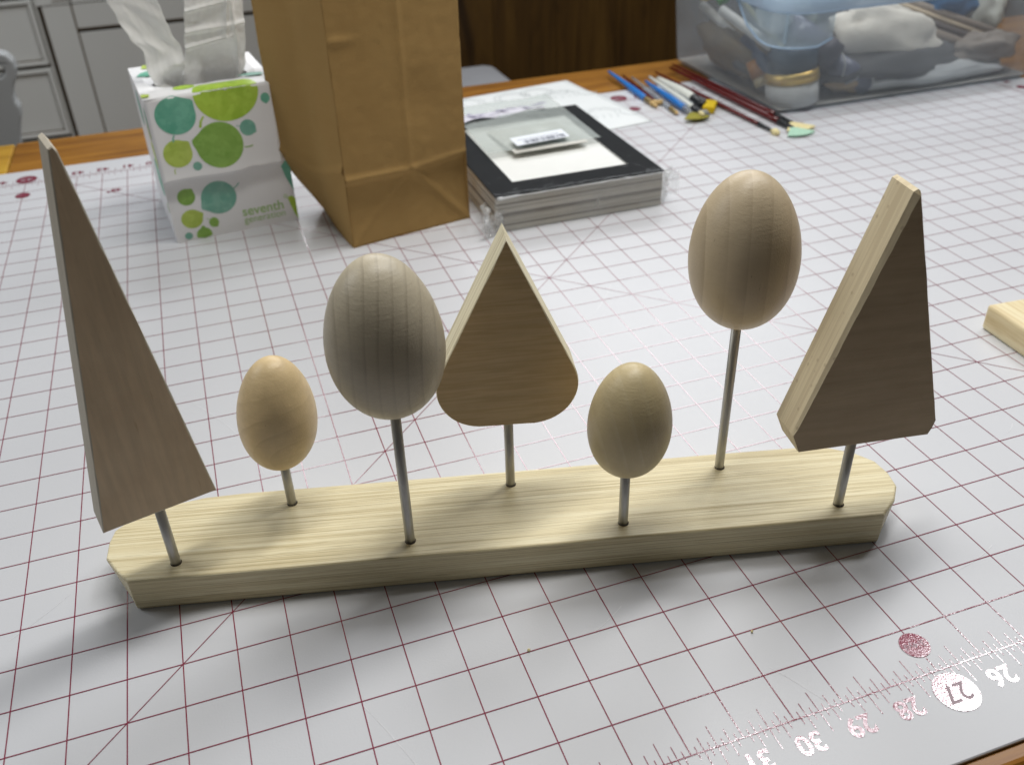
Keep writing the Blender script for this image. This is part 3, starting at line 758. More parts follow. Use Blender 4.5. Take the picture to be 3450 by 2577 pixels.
# half leaves wrapping the right corner and prints on the left side and top
def patch(pts, m): mesh_obj('leaf_print', pts, [tuple(range(len(pts)))], m, TB)
patch([(4.06, -0.009, 2.12), (4.16, -0.009, 1.70), (4.38, -0.009, 1.12), (4.38, -0.009, 2.30), (4.2, -0.009, 2.28)], M_teal)
patch([(4.10, -0.009, 0.92), (4.26, -0.009, 0.30), (4.38, -0.009, 0.03), (4.38, -0.009, 0.85), (4.25, -0.009, 0.97)], M_lime)
def side_leaf(y, z, ry, rz, m):
    n = 30; V = [(-0.006, y, z)] + [(-0.006, y+ry*math.cos(2*math.pi*i/n), z+rz*math.sin(2*math.pi*i/n)) for i in range(n)]
    mesh_obj('leaf_print', V, [(0, 1+(i+1) % n, 1+i) for i in range(n)], m, TB)
side_leaf(0.35, 4.35, 0.30, 0.42, M_teal); side_leaf(0.42, 3.95, 0.34, 0.32, M_green); side_leaf(0.50, 3.1, 0.45, 0.48, M_lime); side_leaf(1.0, 2.15, 0.95, 0.62, M_teal)
side_leaf(2.4, 4.2, 0.6, 0.6, M_teal2); side_leaf(0.28, 1.25, 0.2, 0.2, M_green)
def top_leaf(cx, cy, pts, m, z=0.012):
    mesh_obj('leaf_print', [(x, y, HB+z+0.03) for x, y in pts], [tuple(range(len(pts)))], m, TB)
top_leaf(0, 0, [(0.15, 2.95), (0.32, 3.35), (0.62, 3.55), (0.95, 3.40), (0.80, 2.95), (0.48, 2.78)], M_teal)
top_leaf(0, 0, [(0.50, 4.38), (0.42, 3.95), (0.75, 3.75), (1.05, 3.9), (1.05, 4.38)], M_yell)
top_leaf(0, 0, [(3.30, 1.16), (3.60, 0.98), (4.0, 0.92), (4.22, 1.05), (4.12, 1.25), (3.8, 1.36)], M_teal2, 0.03)
n = 30; top_leaf(0, 0, [(1.42+0.36*math.cos(2*math.pi*i/n), 0.62+0.24*math.sin(2*math.pi*i/n)) for i in range(n)], M_lime, 0.045)
top_leaf(0, 0, [(0.0, 0.12), (0.22, 0.10), (0.28, 0.42), (0.10, 0.50), (0.0, 0.45)], M_yell, 0.035)
# two tissues standing up from the slot
def interp(tab_, z):
    for (z0, a0, b0), (z1, a1, b1) in zip(tab_, tab_[1:]):
        if z <= z1: t = (z-z0)/(z1-z0); t = t*t*(3-2*t); return a0+(a1-a0)*t, b0+(b1-b0)*t
    return tab_[-1][1], tab_[-1][2]
tabL = [(4.6, 0.75, 1.60), (5.25, 0.58, 1.62), (5.6, 0.47, 1.70), (6.17, 0.50, 1.74), (6.7, 0.18, 1.52), (7.3, -0.06, 1.38), (7.9, -0.24, 1.26), (9.0, -0.5, 0.9)]
def tisL(u, v):
    z = 4.6 + 4.2*v; a, b = interp(tabL, z); s = a+(b-a)*u
    y = 1.75 + 0.10*math.sin(u*4.0+z*0.8) + 0.10*fnoise(u*3, z*1.2, 3) + 0.022*fnoise(u*9, z*3, 1) + (0.28*math.exp(-((z-5.35-0.4*u)/0.22)**2))*-1
    y += -0.10*abs(math.sin(z*2.1+u*2.5))**6
    return (s, y, z + 0.05*fnoise(u*4, z, 9))
V, Fc = grid_fn(50, 90, tisL)
t1_ = mesh_obj('tissue', V, Fc, M_tissue, TB, True); t1_['label'] = 'left tissue leaning out'; md = t1_.modifiers.new('s', 'SOLIDIFY'); md.thickness = 0.0003
tabR = [(4.6, 1.55, 3.50), (5.0, 1.52, 3.70), (5.4, 1.66, 3.84), (6.2, 1.86, 3.93), (7.0, 2.02, 4.0), (7.6, 2.14, 4.06), (9.0, 2.3, 4.1)]
def ridge(d, w): return math.exp(-(d/w)**2)
def tisR(u, v):
    z = 4.6 + 4.2*v; a, b = interp(tabR, z); s = a+(b-a)*u
    y = 1.78 + 0.08*fnoise(u*3, z*1.3, 31) + 0.025*fnoise(u*12, z*5, 11)
    hollow = 1/(1+math.exp(-(u-0.32)*26))*1/(1+math.exp((z-6.15-0.2*u)*7))          # deep shaded pocket low at the right
    y += 0.42*hollow*(1-0.35*u)*min(1.0, max(0.0, (6.4-z)*1.2))
    y -= 0.16*ridge(z-6.12-0.28*u, 0.06)*(u < 0.8) + 0.13*ridge(z-6.62-0.10*u, 0.07) + 0.15*ridge(z-7.28-0.25*u, 0.05)*(u < 0.72)
    y -= 0.18*ridge(u-0.66-0.04*(z-6), 0.035)*(z > 6.3) + 0.12*ridge(u-0.86+0.05*(z-6), 0.03)
    return (s, y, z)
V, Fc = grid_fn(80, 110, tisR)
t2_ = mesh_obj('tissue', V, Fc, M_tissue, TB, True); t2_['label'] = 'right tissue standing upright in folds'; md = t2_.modifiers.new('s', 'SOLIDIFY'); md.thickness = 0.0003

# ------------------------------------------------------------------ kraft paper bag
BA = math.atan2(22.57-21.65, 5.01-0.49)
BG = empty('paper_bag', (0.49, 21.65, 0), BA, 'tall brown kraft paper bag standing between tissue box and mat board pack', 'paper bag')
WG = 4.61; HG = 10.8; ZC = 2.45
def bagF(u, v):
    z = HG*v; s = WG*u
    y = 0.03*fnoise(s*0.9, z*0.6, 4) + 0.012*fnoise(s*3, z*3, 7)
    # vertical centre crease, horizontal base crease, diagonals from the centre point to the lower corners
    zc = ZC - 0.05*u + 0.12*max(0, u-0.5)*2
    y += 0.05*ridge(s-WG*0.515, 0.10) * (z > ZC) * -1
    y -= 0.12*ridge(z-zc+0.02, 0.10)*(1.0 if u < 0.5 else 0.55)
    if z < zc:
        k = (zc-z)/zc
        y += 0.16*k*(1-k)*4*0.5
        d1 = (z/ZC) - (u-0.515)/(1-0.515)*-1 - 1      # line centre point -> lower right corner
        d2 = (z/ZC) - (0.515-u)/0.515*-1 - 1
        y -= 0.055*ridge((1 - (u-0.515)/0.485) - z/ZC, 0.08)*(u > 0.515)
        y -= 0.025*ridge((1 - (0.515-u)/0.515) - z/ZC, 0.06)*(u < 0.515)
        y += 0.10*max(0, u-0.515)*max(0, (z/ZC) - (1-(u-0.515)/0.485))*2
    y += 0.10*ridge(z-(4.6-0.8*0), 0.9)*ridge(s-WG*0.62, 0.7)*0.6
    y -= 0.06*ridge(z-6.9, 0.10)*ridge(s-0.3, 0.5)
    y += -0.14*math.sin(math.pi*u)*min(1, z/4)
    return (s, y, z)
V, Fc = grid_fn(70, 120, bagF)
o = mesh_obj('front_panel', V, Fc, M_kraft, BG, False); o.data.polygons.foreach_set('use_smooth', [True]*len(o.data.polygons))
md = o.modifiers.new('s', 'SOLIDIFY'); md.thickness = 0.0004; md.offset = -1
ba, bb = math.cos(-BA), math.sin(-BA)
def w2b(x, y): dx, dy = x-0.49, y-21.65; return dx*ba-dy*bb, dx*bb+dy*ba
BL_ = w2b(-1.28, 25.0); BB_ = w2b(0.15, 25.6)
def bagL(u, v):
    z = HG*v; kb = max(0.0, 1-z/2.8)**1.3; ex_ = BL_[0]*(1-kb)+BB_[0]*kb; ey_ = BL_[1]*(1-kb)+BB_[1]*kb; x, y = ex_*u, ey_*u
    top = min(1, z/3.0)
    g = -0.10*math.sin(math.pi*u)*(1-top) + 0.16*ridge(u-0.5, 0.16)*top
    g += 0.04*fnoise(u*3, z*0.7, 14) - 0.10*ridge(z-(2.2+1.2*abs(u-0.5)), 0.12)*0.8
    nx, ny = BL_[1], -BL_[0]; L = math.hypot(nx, ny)
    return (x + nx/L*g, y + ny/L*g, z)
V, Fc = grid_fn(36, 90, bagL); o = mesh_obj('side_gusset', V, [f[::-1] for f in Fc], M_kraft, BG, True)
V, Fc = grid_fn(30, 60, lambda u, v: (WG + BL_[0]*0.6*u - 0.12*math.sin(math.pi*u), 3.3*u, HG*v)); mesh_obj('side_gusset', V, Fc, M_kraft, BG, True)
def bagB(u, v):
    kb = max(0.0, 1-HG*v/2.8)**1.3; ax = BL_[0]*(1-kb)+BB_[0]*kb; ay = BL_[1]*(1-kb)+BB_[1]*kb
    return (ax + (WG+BL_[0]*0.6-ax)*u, ay + (3.3-ay)*u, HG*v)
V, Fc = grid_fn(30, 60, bagB); mesh_obj('back_panel', V, Fc, M_kraft, BG, True)
mesh_obj('bag_bottom', [(0, 0, 0.03), (WG, 0, 0.03), (WG+BL_[0]*0.6, 3.3, 0.03), (BB_[0], BB_[1], 0.03)], [(0, 1, 2, 3)], M_kraft, BG)

# ------------------------------------------------------------------ mat board pack
PK = empty('mat_board_pack', (8.75, 25.1, 0), 0, 'clear wrapped stack of picture mats with a black framed top mat', 'mat boards')
PO = (8.75, 25.1, 0)
x0, x1, y0, y1, HP = 5.50, 12.0, 20.88, 29.36, 1.37
nb = 22
for i in range(nb-1):
    z = 0.03 + i*(HP-0.09)/(nb-1); jx = rnd.uniform(-0.012, 0.012); jy = rnd.uniform(-0.014, 0.01)
    o = bm_obj('mat_board', local(box_bm(x0+0.03+jx, x1-0.03+jx, y0+0.04+jy, y1-0.04, z, z+0.046), PO), M_layer2 if i in (3, 9, 10, 16) else M_layers, PK)
zt = HP-0.055
V = [(x0, y0, zt), (x1, y0, zt), (x1, y1, zt), (x0, y1, zt)]; ix0, ix1, iy0, iy1 = 6.50, 11.05, 21.98, 28.3
def frame_mesh(name, z0, z1, m):
    V = []; 
    for z in (z0, z1): V += [(x0, y0, z), (x1, y0, z), (x1, y1, z), (x0, y1, z), (ix0, iy0, z), (ix1, iy0, z), (ix1, iy1, z), (ix0, iy1, z)]
    F = []
    for i in range(4):
        j = (i+1) % 4
        F += [(8+i, 8+j, 12+j, 12+i), (i, 4+i, 4+j, j), (i, j, 8+j, 8+i), (4+i, 12+i, 12+j, 4+j)]
    return mesh_obj(name, [(a-PO[0], b-PO[1], c) for a, b, c in V], F, m, PK)
o = frame_mesh('black_mat', zt+0.002, HP, M_blackcard); o['label'] = 'black top mat with a window'
bm_obj('backing_card', local(box_bm(ix0-0.3, ix1+0.3, iy0-0.3, iy1+0.3, zt-0.01, zt+0.001), PO), M_cream, PK)
# bevel cut line round the window
sh = Sheet()
for a, b in (((ix0, iy0), (ix1, iy0)), ((ix1, iy0), (ix1, iy1)), ((ix1, iy1), (ix0, iy1)), ((ix0, iy1), (ix0, iy0))): sh.quad(a, b, 0.04, HP-0.02)
put(sh, 'window_bevel', M_cream, PK, PO)
# sleeve: wavy film round the stack
def sleeve_top(u, v):
    x = x0-0.06 + (x1-x0+0.12)*u; y = y0-0.08 + (y1-y0+0.12)*v
    return (x-PO[0], y-PO[1], HP+0.022 + 0.012*fnoise(x*1.1, y*1.1, 3) + 0.02*fnoise(x*4, y*1.5, 6)*math.exp(-(y-y0+0.08)*2) - 0.06*math.exp(-((y-y0+0.08)/0.06)))
V, Fc = grid_fn(70, 70, sleeve_top); mesh_obj('sleeve_film', V, Fc, M_sleeve, PK, True)
def sleeve_front(u, v):
    x = x0-0.07 + (x1-x0+0.14)*u; z = 0.02+(HP-0.02)*v
    return (x-PO[0], y0-0.06-PO[1] - 0.035*abs(fnoise(x*1.5, z*3, 5)) - 0.05*ridge(z-HP+0.06, 0.09)*(0.5+0.5*fnoise(x*3, 1, 2)), z)
M_front = film('front_sleeve_film', (1, 1, 1), (0.04, 0.40), rough=0.1, milky=(0.74, 0.76, 0.76), sheen=0.8, bumps=55, bstr=0.6)  # milky white blotches put the film's sheen into its colour
V, Fc = grid_fn(100, 16, sleeve_front); mesh_obj('sleeve_film', V, Fc, M_front, PK, True)
V, Fc = grid_fn(60, 14, lambda u, v: (x0-0.06-PO[0]-0.03*abs(fnoise(u*6, v*2, 1)), y1+(y0-0.06-y1)*u-PO[1], 0.02+(HP-0.02)*v)); mesh_obj('sleeve_film', V, Fc, M_sleeve, PK, True)
# seam bead along the front top edge, film highlights put into its milky white
M_seam = film('folded_film_highlight', (1, 1, 1), (0.5, 0.95), rough=0.12, milky=(0.85, 0.87, 0.88), sheen=1.0, bumps=140, bstr=0.9)
pts = []; rad = []
for i in range(90):
    u = i/89; x = x0 + 0.02 + (x1-x0-0.1)*u
    pts.append((x-PO[0], y0-0.10-PO[1]-0.03*fnoise(x*2.2, 0, 3), HP-0.035+0.022*fnoise(x*1.8, 3, 3))); rad.append(0.016+0.06*max(0, fnoise(x*3.1, 5, 5)) + (0.025 if u < 0.12 else 0))
bm_obj('film_seam', tube_bm(pts, rad, 8), M_seam, PK, True)
# crumpled film ends
def crumple(name, cx, cy, cz, w, h, seed, ang):
    def fn(u, v):
        a = (u-0.5)*w; b = v*h
        d = 0.25*fnoise(u*3+seed, v*3, 1) + 0.14*fnoise(u*8+seed, v*8, 2)
        x = a*math.cos(ang) - d*math.sin(ang); y = a*math.sin(ang) + d*math.cos(ang)
        return (cx+x-PO[0], cy+y-PO[1], cz + b + 0.1*fnoise(u*5, v*5+seed, 4))
    V, Fc = grid_fn(18, 18, fn); mesh_obj(name, V, Fc, M_seam2, PK, False)
M_seam2 = film('crumpled_film', (1, 1, 1), (0.05, 0.55), rough=0.1, milky=(0.85, 0.87, 0.88), sheen=1.0, bumps=90, bstr=0.6)
crumple('film_end', 5.30, 20.65, 0.03, 1.0, 0.85, 3.1, 0.5); crumple('film_end', 5.15, 20.95, 0.03, 0.9, 1.0, 8.3, 1.4)
crumple('film_end', 12.3, 21.05, 0.30, 0.75, 0.95, 5.7, -0.4); crumple('film_end', 12.35, 21.4, 0.08, 1.0, 1.05, 1.7, 0.9)

# ------------------------------------------------------------------ small clear pouch lying on the pack
PC = empty('clear_pouch', (8.8, 27.4, HP+0.03), 0, 'clear plastic pouch holding a barcoded card on top of the mat board pack', 'pouch')
CO = (8.8, 27.4, HP+0.03)
def pouch(z0, lift):
    def fn(u, v):
        xl = 6.42 + 0.15*v; xr = 11.10 + 0.05*v; x = xl+(xr-xl)*u
        y = 24.55 + (30.4-24.55)*v + 0.10*math.sin(u*7)*v + 0.35*u*v
        z = z0 + lift*math.sin(math.pi*u)*math.sin(math.pi*min(1, v*1.1)) + 0.04*fnoise(x*1.2, y*1.2, z0*9) - 0.0
        return (x-CO[0], y-CO[1], max(0.01, z))
    return fn
V, Fc = grid_fn(40, 40, pouch(0.16, 0.16)); mesh_obj('pouch_film', V, Fc, M_pouch, PC, True)
card = bm_obj('card', box_bm(-1.52, 1.52, -1.6, 1.6, 0, 0.04, 0.01, 1), plain('grey_card', (0.66, 0.65, 0.60), 0.6), PC); card.location = ((8.86-CO[0])*IN, (25.85-CO[1])*IN, 0.05*IN); card.rotation_euler = (math.radians(-3), 0, math.radians(2))
M_label = plain('label_paper', (0.80, 0.84, 0.90), 0.5, var=0.02); M_bar = plain('barcode_ink', (0.10, 0.11, 0.16), 0.6)
lb = mesh_obj('label', [(-1.12, -0.52, 0), (1.12, -0.30, 0), (1.12, 0.62, 0), (-1.12, 0.40, 0)], [(0, 1, 2, 3)], M_label, PC)
lb.location = ((8.68-CO[0])*IN, (24.92-CO[1])*IN, 0.36*IN)
V, F = [], []; x = -0.75; r3_ = random.Random(3)
while x < 1.0:
    w = r3_.choice([0.02, 0.035, 0.055]); i = len(V); s_ = (x+1.12)*0.098
    V += [(x, -0.44+s_, 0.006), (x+w, -0.44+s_, 0.006), (x+w, -0.10+s_, 0.006), (x, -0.10+s_, 0.006)]; F.append((i, i+1, i+2, i+3)); x += w + r3_.choice([0.02, 0.03, 0.05])
mesh_obj('barcode', V, F, M_bar, lb)
V, F = [], []
for k_ in range(16):
    x = -0.9+k_*0.11; i = len(V); s_ = (x+1.12)*0.098; V += [(x, 0.02+s_, 0.006), (x+0.07, 0.02+s_, 0.006), (x+0.07, 0.07+s_, 0.006), (x, 0.07+s_, 0.006)]; F.append((i, i+1, i+2, i+3))
mesh_obj('small_print', V, F, M_bar, lb)
# patterned strip folded across the far end
M_strip = plain('printed_strip', (0.62, 0.61, 0.68), 0.5, var=0.1, vs=90); M_violet = plain('violet_ink', (0.20, 0.17, 0.30), 0.6)
V, Fc = grid_fn(40, 6, lambda u, v: (6.5+3.8*u-CO[0], 28.0+0.55*u+0.95*v*(1-0.55*u)+0.08*math.sin(u*11)-CO[1], 0.30+0.05*math.sin(u*9+v*3)))
mesh_obj('printed_strip', V, Fc, M_strip, PC, True)
V, F = [], []; r4_ = random.Random(11)
for k_ in range(30):
    u = r4_.random(); vv = r4_.random(); x = 6.55+3.6*u; y = 28.05+0.55*u+0.85*vv*(1-0.5*u); a = r4_.uniform(-0.6, 0.3); L = r4_.uniform(0.15, 0.5); w = 0.035
    i = len(V); c_, s_ = math.cos(a), math.sin(a)
    V += [(x-CO[0]-s_*w, y-CO[1]+c_*w, 0.365), (x-CO[0]+s_*w, y-CO[1]-c_*w, 0.365), (x-CO[0]+c_*L+s_*w*.4, y-CO[1]+s_*L-c_*w*.4, 0.365), (x-CO[0]+c_*L-s_*w*.4, y-CO[1]+s_*L+c_*w*.4, 0.365)]; F.append((i, i+1, i+2, i+3))
mesh_obj('ink_marks', V, F, M_violet, PC)

# ------------------------------------------------------------------ drawing sheet
DSo = (9.9, 33.5, 0.012)
DS = empty('drawing_sheet', DSo, 0, 'white paper with faint curly pencil drawings lying behind the mat board pack', 'paper sheet')
c0, c1, c2, c3 = (4.8, 28.2), (15.98, 29.64), (14.9, 37.62), (3.75, 36.1)
def shf(u, v):
    x = (c0[0]*(1-u)+c1[0]*u)*(1-v) + (c3[0]*(1-u)+c2[0]*u)*v; y = (c0[1]*(1-u)+c1[1]*u)*(1-v) + (c3[1]*(1-u)+c2[1]*u)*v
    z = 0.02 if y < 34.6 else 0.02-0.085*min(1, (y-34.6)/0.9)
    return (x-DSo[0], y-DSo[1], z)
V, Fc = grid_fn(30, 40, shf); o = mesh_obj('paper', V, Fc, M_paper, DS, True); md = o.modifiers.new('s', 'SOLIDIFY'); md.thickness = 0.0003; md.offset = -1
def stroke(pts, w, zoff=0.006):
    VV, FF = [], []
    for i, (x, y) in enumerate(pts):
        a = pts[max(0, i-1)]; b = pts[min(len(pts)-1, i+1)]; t = Vector((b[0]-a[0], b[1]-a[1]))
        t = t.normalized() if t.length > 0 else Vector((1, 0))
        z = (0.02 if y < 34.6 else 0.02-0.085*min(1, (y-34.6)/0.9))+zoff
        VV += [(x-t.y*w-DSo[0], y+t.x*w-DSo[1], z), (x+t.y*w-DSo[0], y-t.x*w-DSo[1], z)]
    for i in range(len(pts)-1): FF.append((2*i, 2*i+1, 2*i+3, 2*i+2))
    return VV, FF
SV, SF = [], []
def addst(pts, w=0.02):
    V, F = stroke(pts, w); i = len(SV); SV.extend(V); SF.extend([tuple(j+i for j in f) for f in F])
for (cx, cy, s_) in ((11.3, 35.9, 1.0), (12.7, 36.2, 0.9), (13.7, 35.3, 1.0), (14.3, 31.6, 1.0), (8.9, 35.9, 1.0)):
    for r_ in (0.55, 0.75):
        addst([(cx + s_*r_*1.25*math.cos(a) + 0.06*math.sin(a*9), cy + s_*r_*math.sin(a) + 0.06*math.cos(a*11)) for a in [math.radians(-10 + 230*i/50) for i in range(51)]], 0.018)
    for q in range(4): addst([(cx-0.5+0.35*q + 0.05*math.sin(i), cy-0.25-0.1*i) for i in range(6)], 0.012)
    addst([(cx+0.75*s_+0.08*i*s_, cy-0.25-0.55*math.sin(i/9*2.2)) for i in range(14)], 0.022)
mesh_obj('pencil_drawing', SV, SF, M_ink, DS)

# ------------------------------------------------------------------ paint brushes
def hexc(*c): return c
M_red = plain('dark_red_lacquer', (0.11, 0.006, 0.006), 0.22, var=0.2); M_blue = plain('blue_lacquer', (0.02, 0.20, 0.62), 0.3, var=0.1)
M_white = plain('white_lacquer', (0.74, 0.76, 0.70), 0.35, var=0.05); M_black = plain('black_ferrule', (0.012, 0.014, 0.016), 0.3)
M_silver = plain('bright_ferrule', (0.6, 0.6, 0.6), 0.2, metal=1.0); M_brist = plain('cream_bristle', (0.78, 0.68, 0.36), 0.8, var=0.25, vs=300)
M_mint = plain('mint_bristle', (0.42, 0.66, 0.50), 0.8, var=0.2, vs=300); M_olive = plain('olive_bristle', (0.30, 0.27, 0.03), 0.8, var=0.3, vs=200)
M_ylw = plain('yellow_sponge', (0.72, 0.50, 0.01), 0.9, var=0.35, vs=250, bump=0.6); M_tan = plain('tan_tip', (0.62, 0.42, 0.18), 0.8)
M_clear = film('clear_handle_plastic', (0.85, 0.88, 0.9), 0.45, rough=0.1, milky=(0.45, 0.47, 0.5)); M_brass = plain('bronze_ferrule', (0.35, 0.26, 0.12), 0.35, metal=0.8)
BGP = 'paint brushes lying beside the storage tote'
def brush(a, b, rh, handle, ferr, ferr_m, tip_kind, tip_m, label, z=0.16, tipw=0.3, tiplen=0.6, hz=None, tipdir=None):
    """a: handle end, b: handle front end (world inches, z heights); ferr length; tip"""
    A = Vector((a[0], a[1], a[2] if len(a) > 2 else z)); B = Vector((b[0], b[1], b[2] if len(b) > 2 else z)); d = (B-A).normalized()
    t = empty('paint_brush', tuple(A*0.5+B*0.5)[:2] + (0,), 0, label, 'paint brush', BGP); T = Vector((t.location[0]/IN, t.location[1]/IN, 0))
    A -= T; B -= T
    n = 10; pts = [A + (B-A)*i/n for i in range(n+1)]
    rads = [rh*(0.45+0.55*min(1, (i/n)*1.6)) * (1.0 if i < n-1 else 0.92) for i in range(n+1)]
    bm_obj('handle', tube_bm(pts, rads, 14), handle, t, True)
    E_ = B + d*ferr
    bm_obj('ferrule', tube_bm([B - d*0.02, B + d*ferr*0.15, B + d*ferr*0.6, E_], [rh*0.98, rh*0.9, rh*0.72, rh*0.66], 14), ferr_m, t, True)
    side = Vector((d.y, -d.x, 0)).normalized(); zz = Vector((0, 0, 1))
    if tip_kind == 'fan':
        V, F = [], []; nn = 22
        for sgn in (0.035, -0.035):
            for i in range(nn+1):
                a_ = (i/nn-0.5)*1.5; dirv = d*math.cos(a_) + side*math.sin(a_)*1.15
                L = tiplen*(0.94+0.08*math.sin(i*2.7))
                V += [tuple(E_ + side*(i/nn-0.5)*rh*1.3 + zz*sgn), tuple(E_ + dirv*L + zz*(sgn*0.5 - 0.04))]
        for s_ in (0, 2*(nn+1)):
            for i in range(nn): F.append((s_+2*i, s_+2*i+1, s_+2*i+3, s_+2*i+2))
        for i in range(nn): F.append((2*i+1, 2*i+3, 2*(nn+1)+2*i+3, 2*(nn+1)+2*i+1))
        mesh_obj('bristles', V, F, tip_m, t)
    elif tip_kind == 'round':
        bm_obj('bristles', tube_bm([E_-d*0.02, E_+d*tiplen*0.4, E_+d*tiplen*0.8, E_+d*tiplen], [rh*0.62, tipw*0.5, tipw*0.42, tipw*0.15], 14), tip_m, t, True)
    elif tip_kind == 'block':
        td = tipdir or d; sd = Vector((td.y, -td.x, 0))
        bm = bmesh.new(); vs = []
        for (p, q) in ((-0.5, 0), (0.5, 0), (0.5, 1), (-0.5, 1)):
            for h in (0.03, 0.32): vs.append(bm.verts.new(E_ + sd*p*tipw + td*q*tiplen + zz*(h-E_.z)))
        b_ = [vs[0], vs[2], vs[4], vs[6]]; t_ = [vs[1], vs[3], vs[5], vs[7]]
        bm.faces.new(b_[::-1]); bm.faces.new(t_)
        for i in range(4): j = (i+1) % 4; bm.faces.new((b_[i], b_[j], t_[j], t_[i]))
        bmesh.ops.recalc_face_normals(bm, faces=bm.faces)
        bmesh.ops.bevel(bm, geom=list(bm.edges), offset=0.05, segments=2, affect='EDGES'); bm_obj('sponge', bm, tip_m, t)
    elif tip_kind == 'knob':
        bm_obj('tip', tube_bm([E_-d*0.05-side*tipw, E_-d*0.05+side*tipw], [0.13, 0.13], 14), tip_m, t, True)
    return t
brush((17.18, 37.3, 0.20), (16.98, 32.45, 0.14), 0.15, M_blue, 1.0, M_brass, 'round', M_tan, 'blue handled brush farthest to the left, next to the drawing sheet', tipw=0.14, tiplen=0.3)
brush((17.52, 36.3, 0.22), (17.15, 31.9, 0.16), 0.10, M_red, 0.3, M_brass, 'knob', M_tan, 'short dark red handled brush with a tan cross tip')
brush((17.9, 36.0, 0.15), (17.42, 30.7, 0.12), 0.13, M_clear, 0.7, M_brass, 'round', M_tan, 'clear plastic handled brush between red and blue ones', tipw=0.1, tiplen=0.2)
brush((18.15, 34.9, 0.20), (17.86, 30.2, 0.22), 0.15, M_blue, 0.8, M_clear, 'fan', M_olive, 'blue handled brush with an olive fan tip', tiplen=0.85)
brush((18.35, 34.9, 0.40), (18.12, 29.85, 0.30), 0.14, M_white, 0.7, M_black, 'round', M_brist, 'cream white handled brush lying on the blue one', tipw=0.22, tiplen=0.4)
brush((18.95, 35.1, 0.18), (18.90, 31.2, 0.22), 0.27, M_white, 1.0, M_black, 'block', M_ylw, 'thick white handled foam brush with a yellow sponge tip', tipw=1.25, tiplen=0.55, tipdir=Vector((0.75, -0.55, 0)).normalized())
brush((18.75, 33.6, 0.14), (18.40, 30.3, 0.18), 0.16, M_clear, 0.9, M_black, 'block', plain('grey_sponge', (0.30, 0.30, 0.28), 0.8), 'grey translucent foam brush under the yellow one', tipw=0.5, tiplen=0.45)
brush((19.34, 36.2, 0.20), (19.96, 27.1, 0.12), 0.10, M_red, 0.95, M_black, 'round', M_brist, 'thin dark red handled brush with a stubby cream tip', tipw=0.32, tiplen=0.5)
brush((20.42, 36.6, 0.20), (20.90, 26.95, 0.15), 0.15, M_red, 0.95, M_black, 'fan', M_mint, 'dark red handled brush with a mint green fan tip', tiplen=0.95)
brush((20.78, 37.0, 0.22), (21.22, 27.75, 0.17), 0.14, M_red, 1.2, M_black, 'fan', M_brist, 'dark red handled brush with a cream fan tip, against the tote', tiplen=1.0)

# ------------------------------------------------------------------ storage tote
TX0, TX1, TY0, TY1, TH = 21.35, 36.3, 27.92, 38.4, 5.3
TT = empty('storage_tote', (28.8, 33.2, 0), 0, 'frosted clear plastic storage tote full of craft supplies at the back right', 'storage tote')
TO = (28.8, 33.2, 0)
def rrect(x0, x1, y0, y1, r, n=8):
    P = []
    for cx, cy, a0 in ((x1-r, y0+r, -90), (x1-r, y1-r, 0), (x0+r, y1-r, 90), (x0+r, y0+r, 180)):
        for i in range(n+1):
            a = math.radians(a0 + 90*i/n); P.append((cx+r*math.cos(a), cy+r*math.sin(a)))
    return P
def loft(levels, cap0=True, cap1=False):
    V, F = [], []; n = len(levels[0][1])
    for z, P in levels: V += [(x-TO[0], y-TO[1], z) for x, y in P]
    for k_ in range(len(levels)-1):
        for i in range(n): j = (i+1) % n; F.append((k_*n+i, k_*n+j, (k_+1)*n+j, (k_+1)*n+i))
    if cap0: F.append(tuple(range(n))[::-1])
    if cap1: F.append(tuple(range((len(levels)-1)*n, len(levels)*n)))
    return V, F
lv = []
for z, e in ((0.06, -0.35), (0.10, -0.16), (0.22, -0.04), (0.5, 0.02), (2.0, 0.12), (4.0, 0.25), (TH, 0.33)):
    lv.append((z, rrect(TX0-e, TX1+e, TY0-e, TY1+e, 1.0)))
V, F = loft(lv); mesh_obj('tub', V, F, M_tote, TT, True)
lv = [(4.62, rrect(TX0-0.42, TX1+0.42, TY0-0.42, TY1+0.42, 1.2)), (4.58, rrect(TX0-0.72, TX1+0.72, TY0-0.72, TY1+0.72, 1.4)), (4.66, rrect(TX0-0.78, TX1+0.78, TY0-0.78, TY1+0.78, 1.45)), (5.25, rrect(TX0-0.74, TX1+0.74, TY0-0.74, TY1+0.74, 1.4)), (5.35, rrect(TX0-0.62, TX1+0.62, TY0-0.62, TY1+0.62, 1.3)), (5.34, rrect(TX0-0.2, TX1+0.2, TY0-0.2, TY1+0.2, 1.1))]
V, F = loft(lv, False); mesh_obj('rim', V, F, M_rim, TT, True)
# hanging apron below the rim round the near corner
P = rrect(TX0-0.62, TX1+0.62, TY0-0.62, TY1+0.62, 1.3)
path = [(20.74, 31.2), (20.73, 30.2), (20.73, 29.2)] + P[3*9:4*9] + [(22.6, 27.3), (23.3, 27.3)]
V, F = [], []; L = [0]
for a, b in zip(path, path[1:]): L.append(L[-1]+math.hypot(b[0]-a[0], b[1]-a[1]))
for q, (x, y) in enumerate(path):
    t = L[q]/L[-1]; zb = 4.6 - 1.45*(1-abs(1-min(1, t*1.7))**3.0)*(1 if t < 0.9 else 1-(t-0.9)*2)
    V += [(x-TO[0], y-TO[1], 4.62), (x-TO[0], y-TO[1], zb), (x-TO[0], y-TO[1]-0.02, zb-0.0)]
for q in range(len(path)-1): F.append((3*q, 3*q+3, 3*q+4, 3*q+1))
mesh_obj('handle_apron', V, F, M_apron, TT, True)
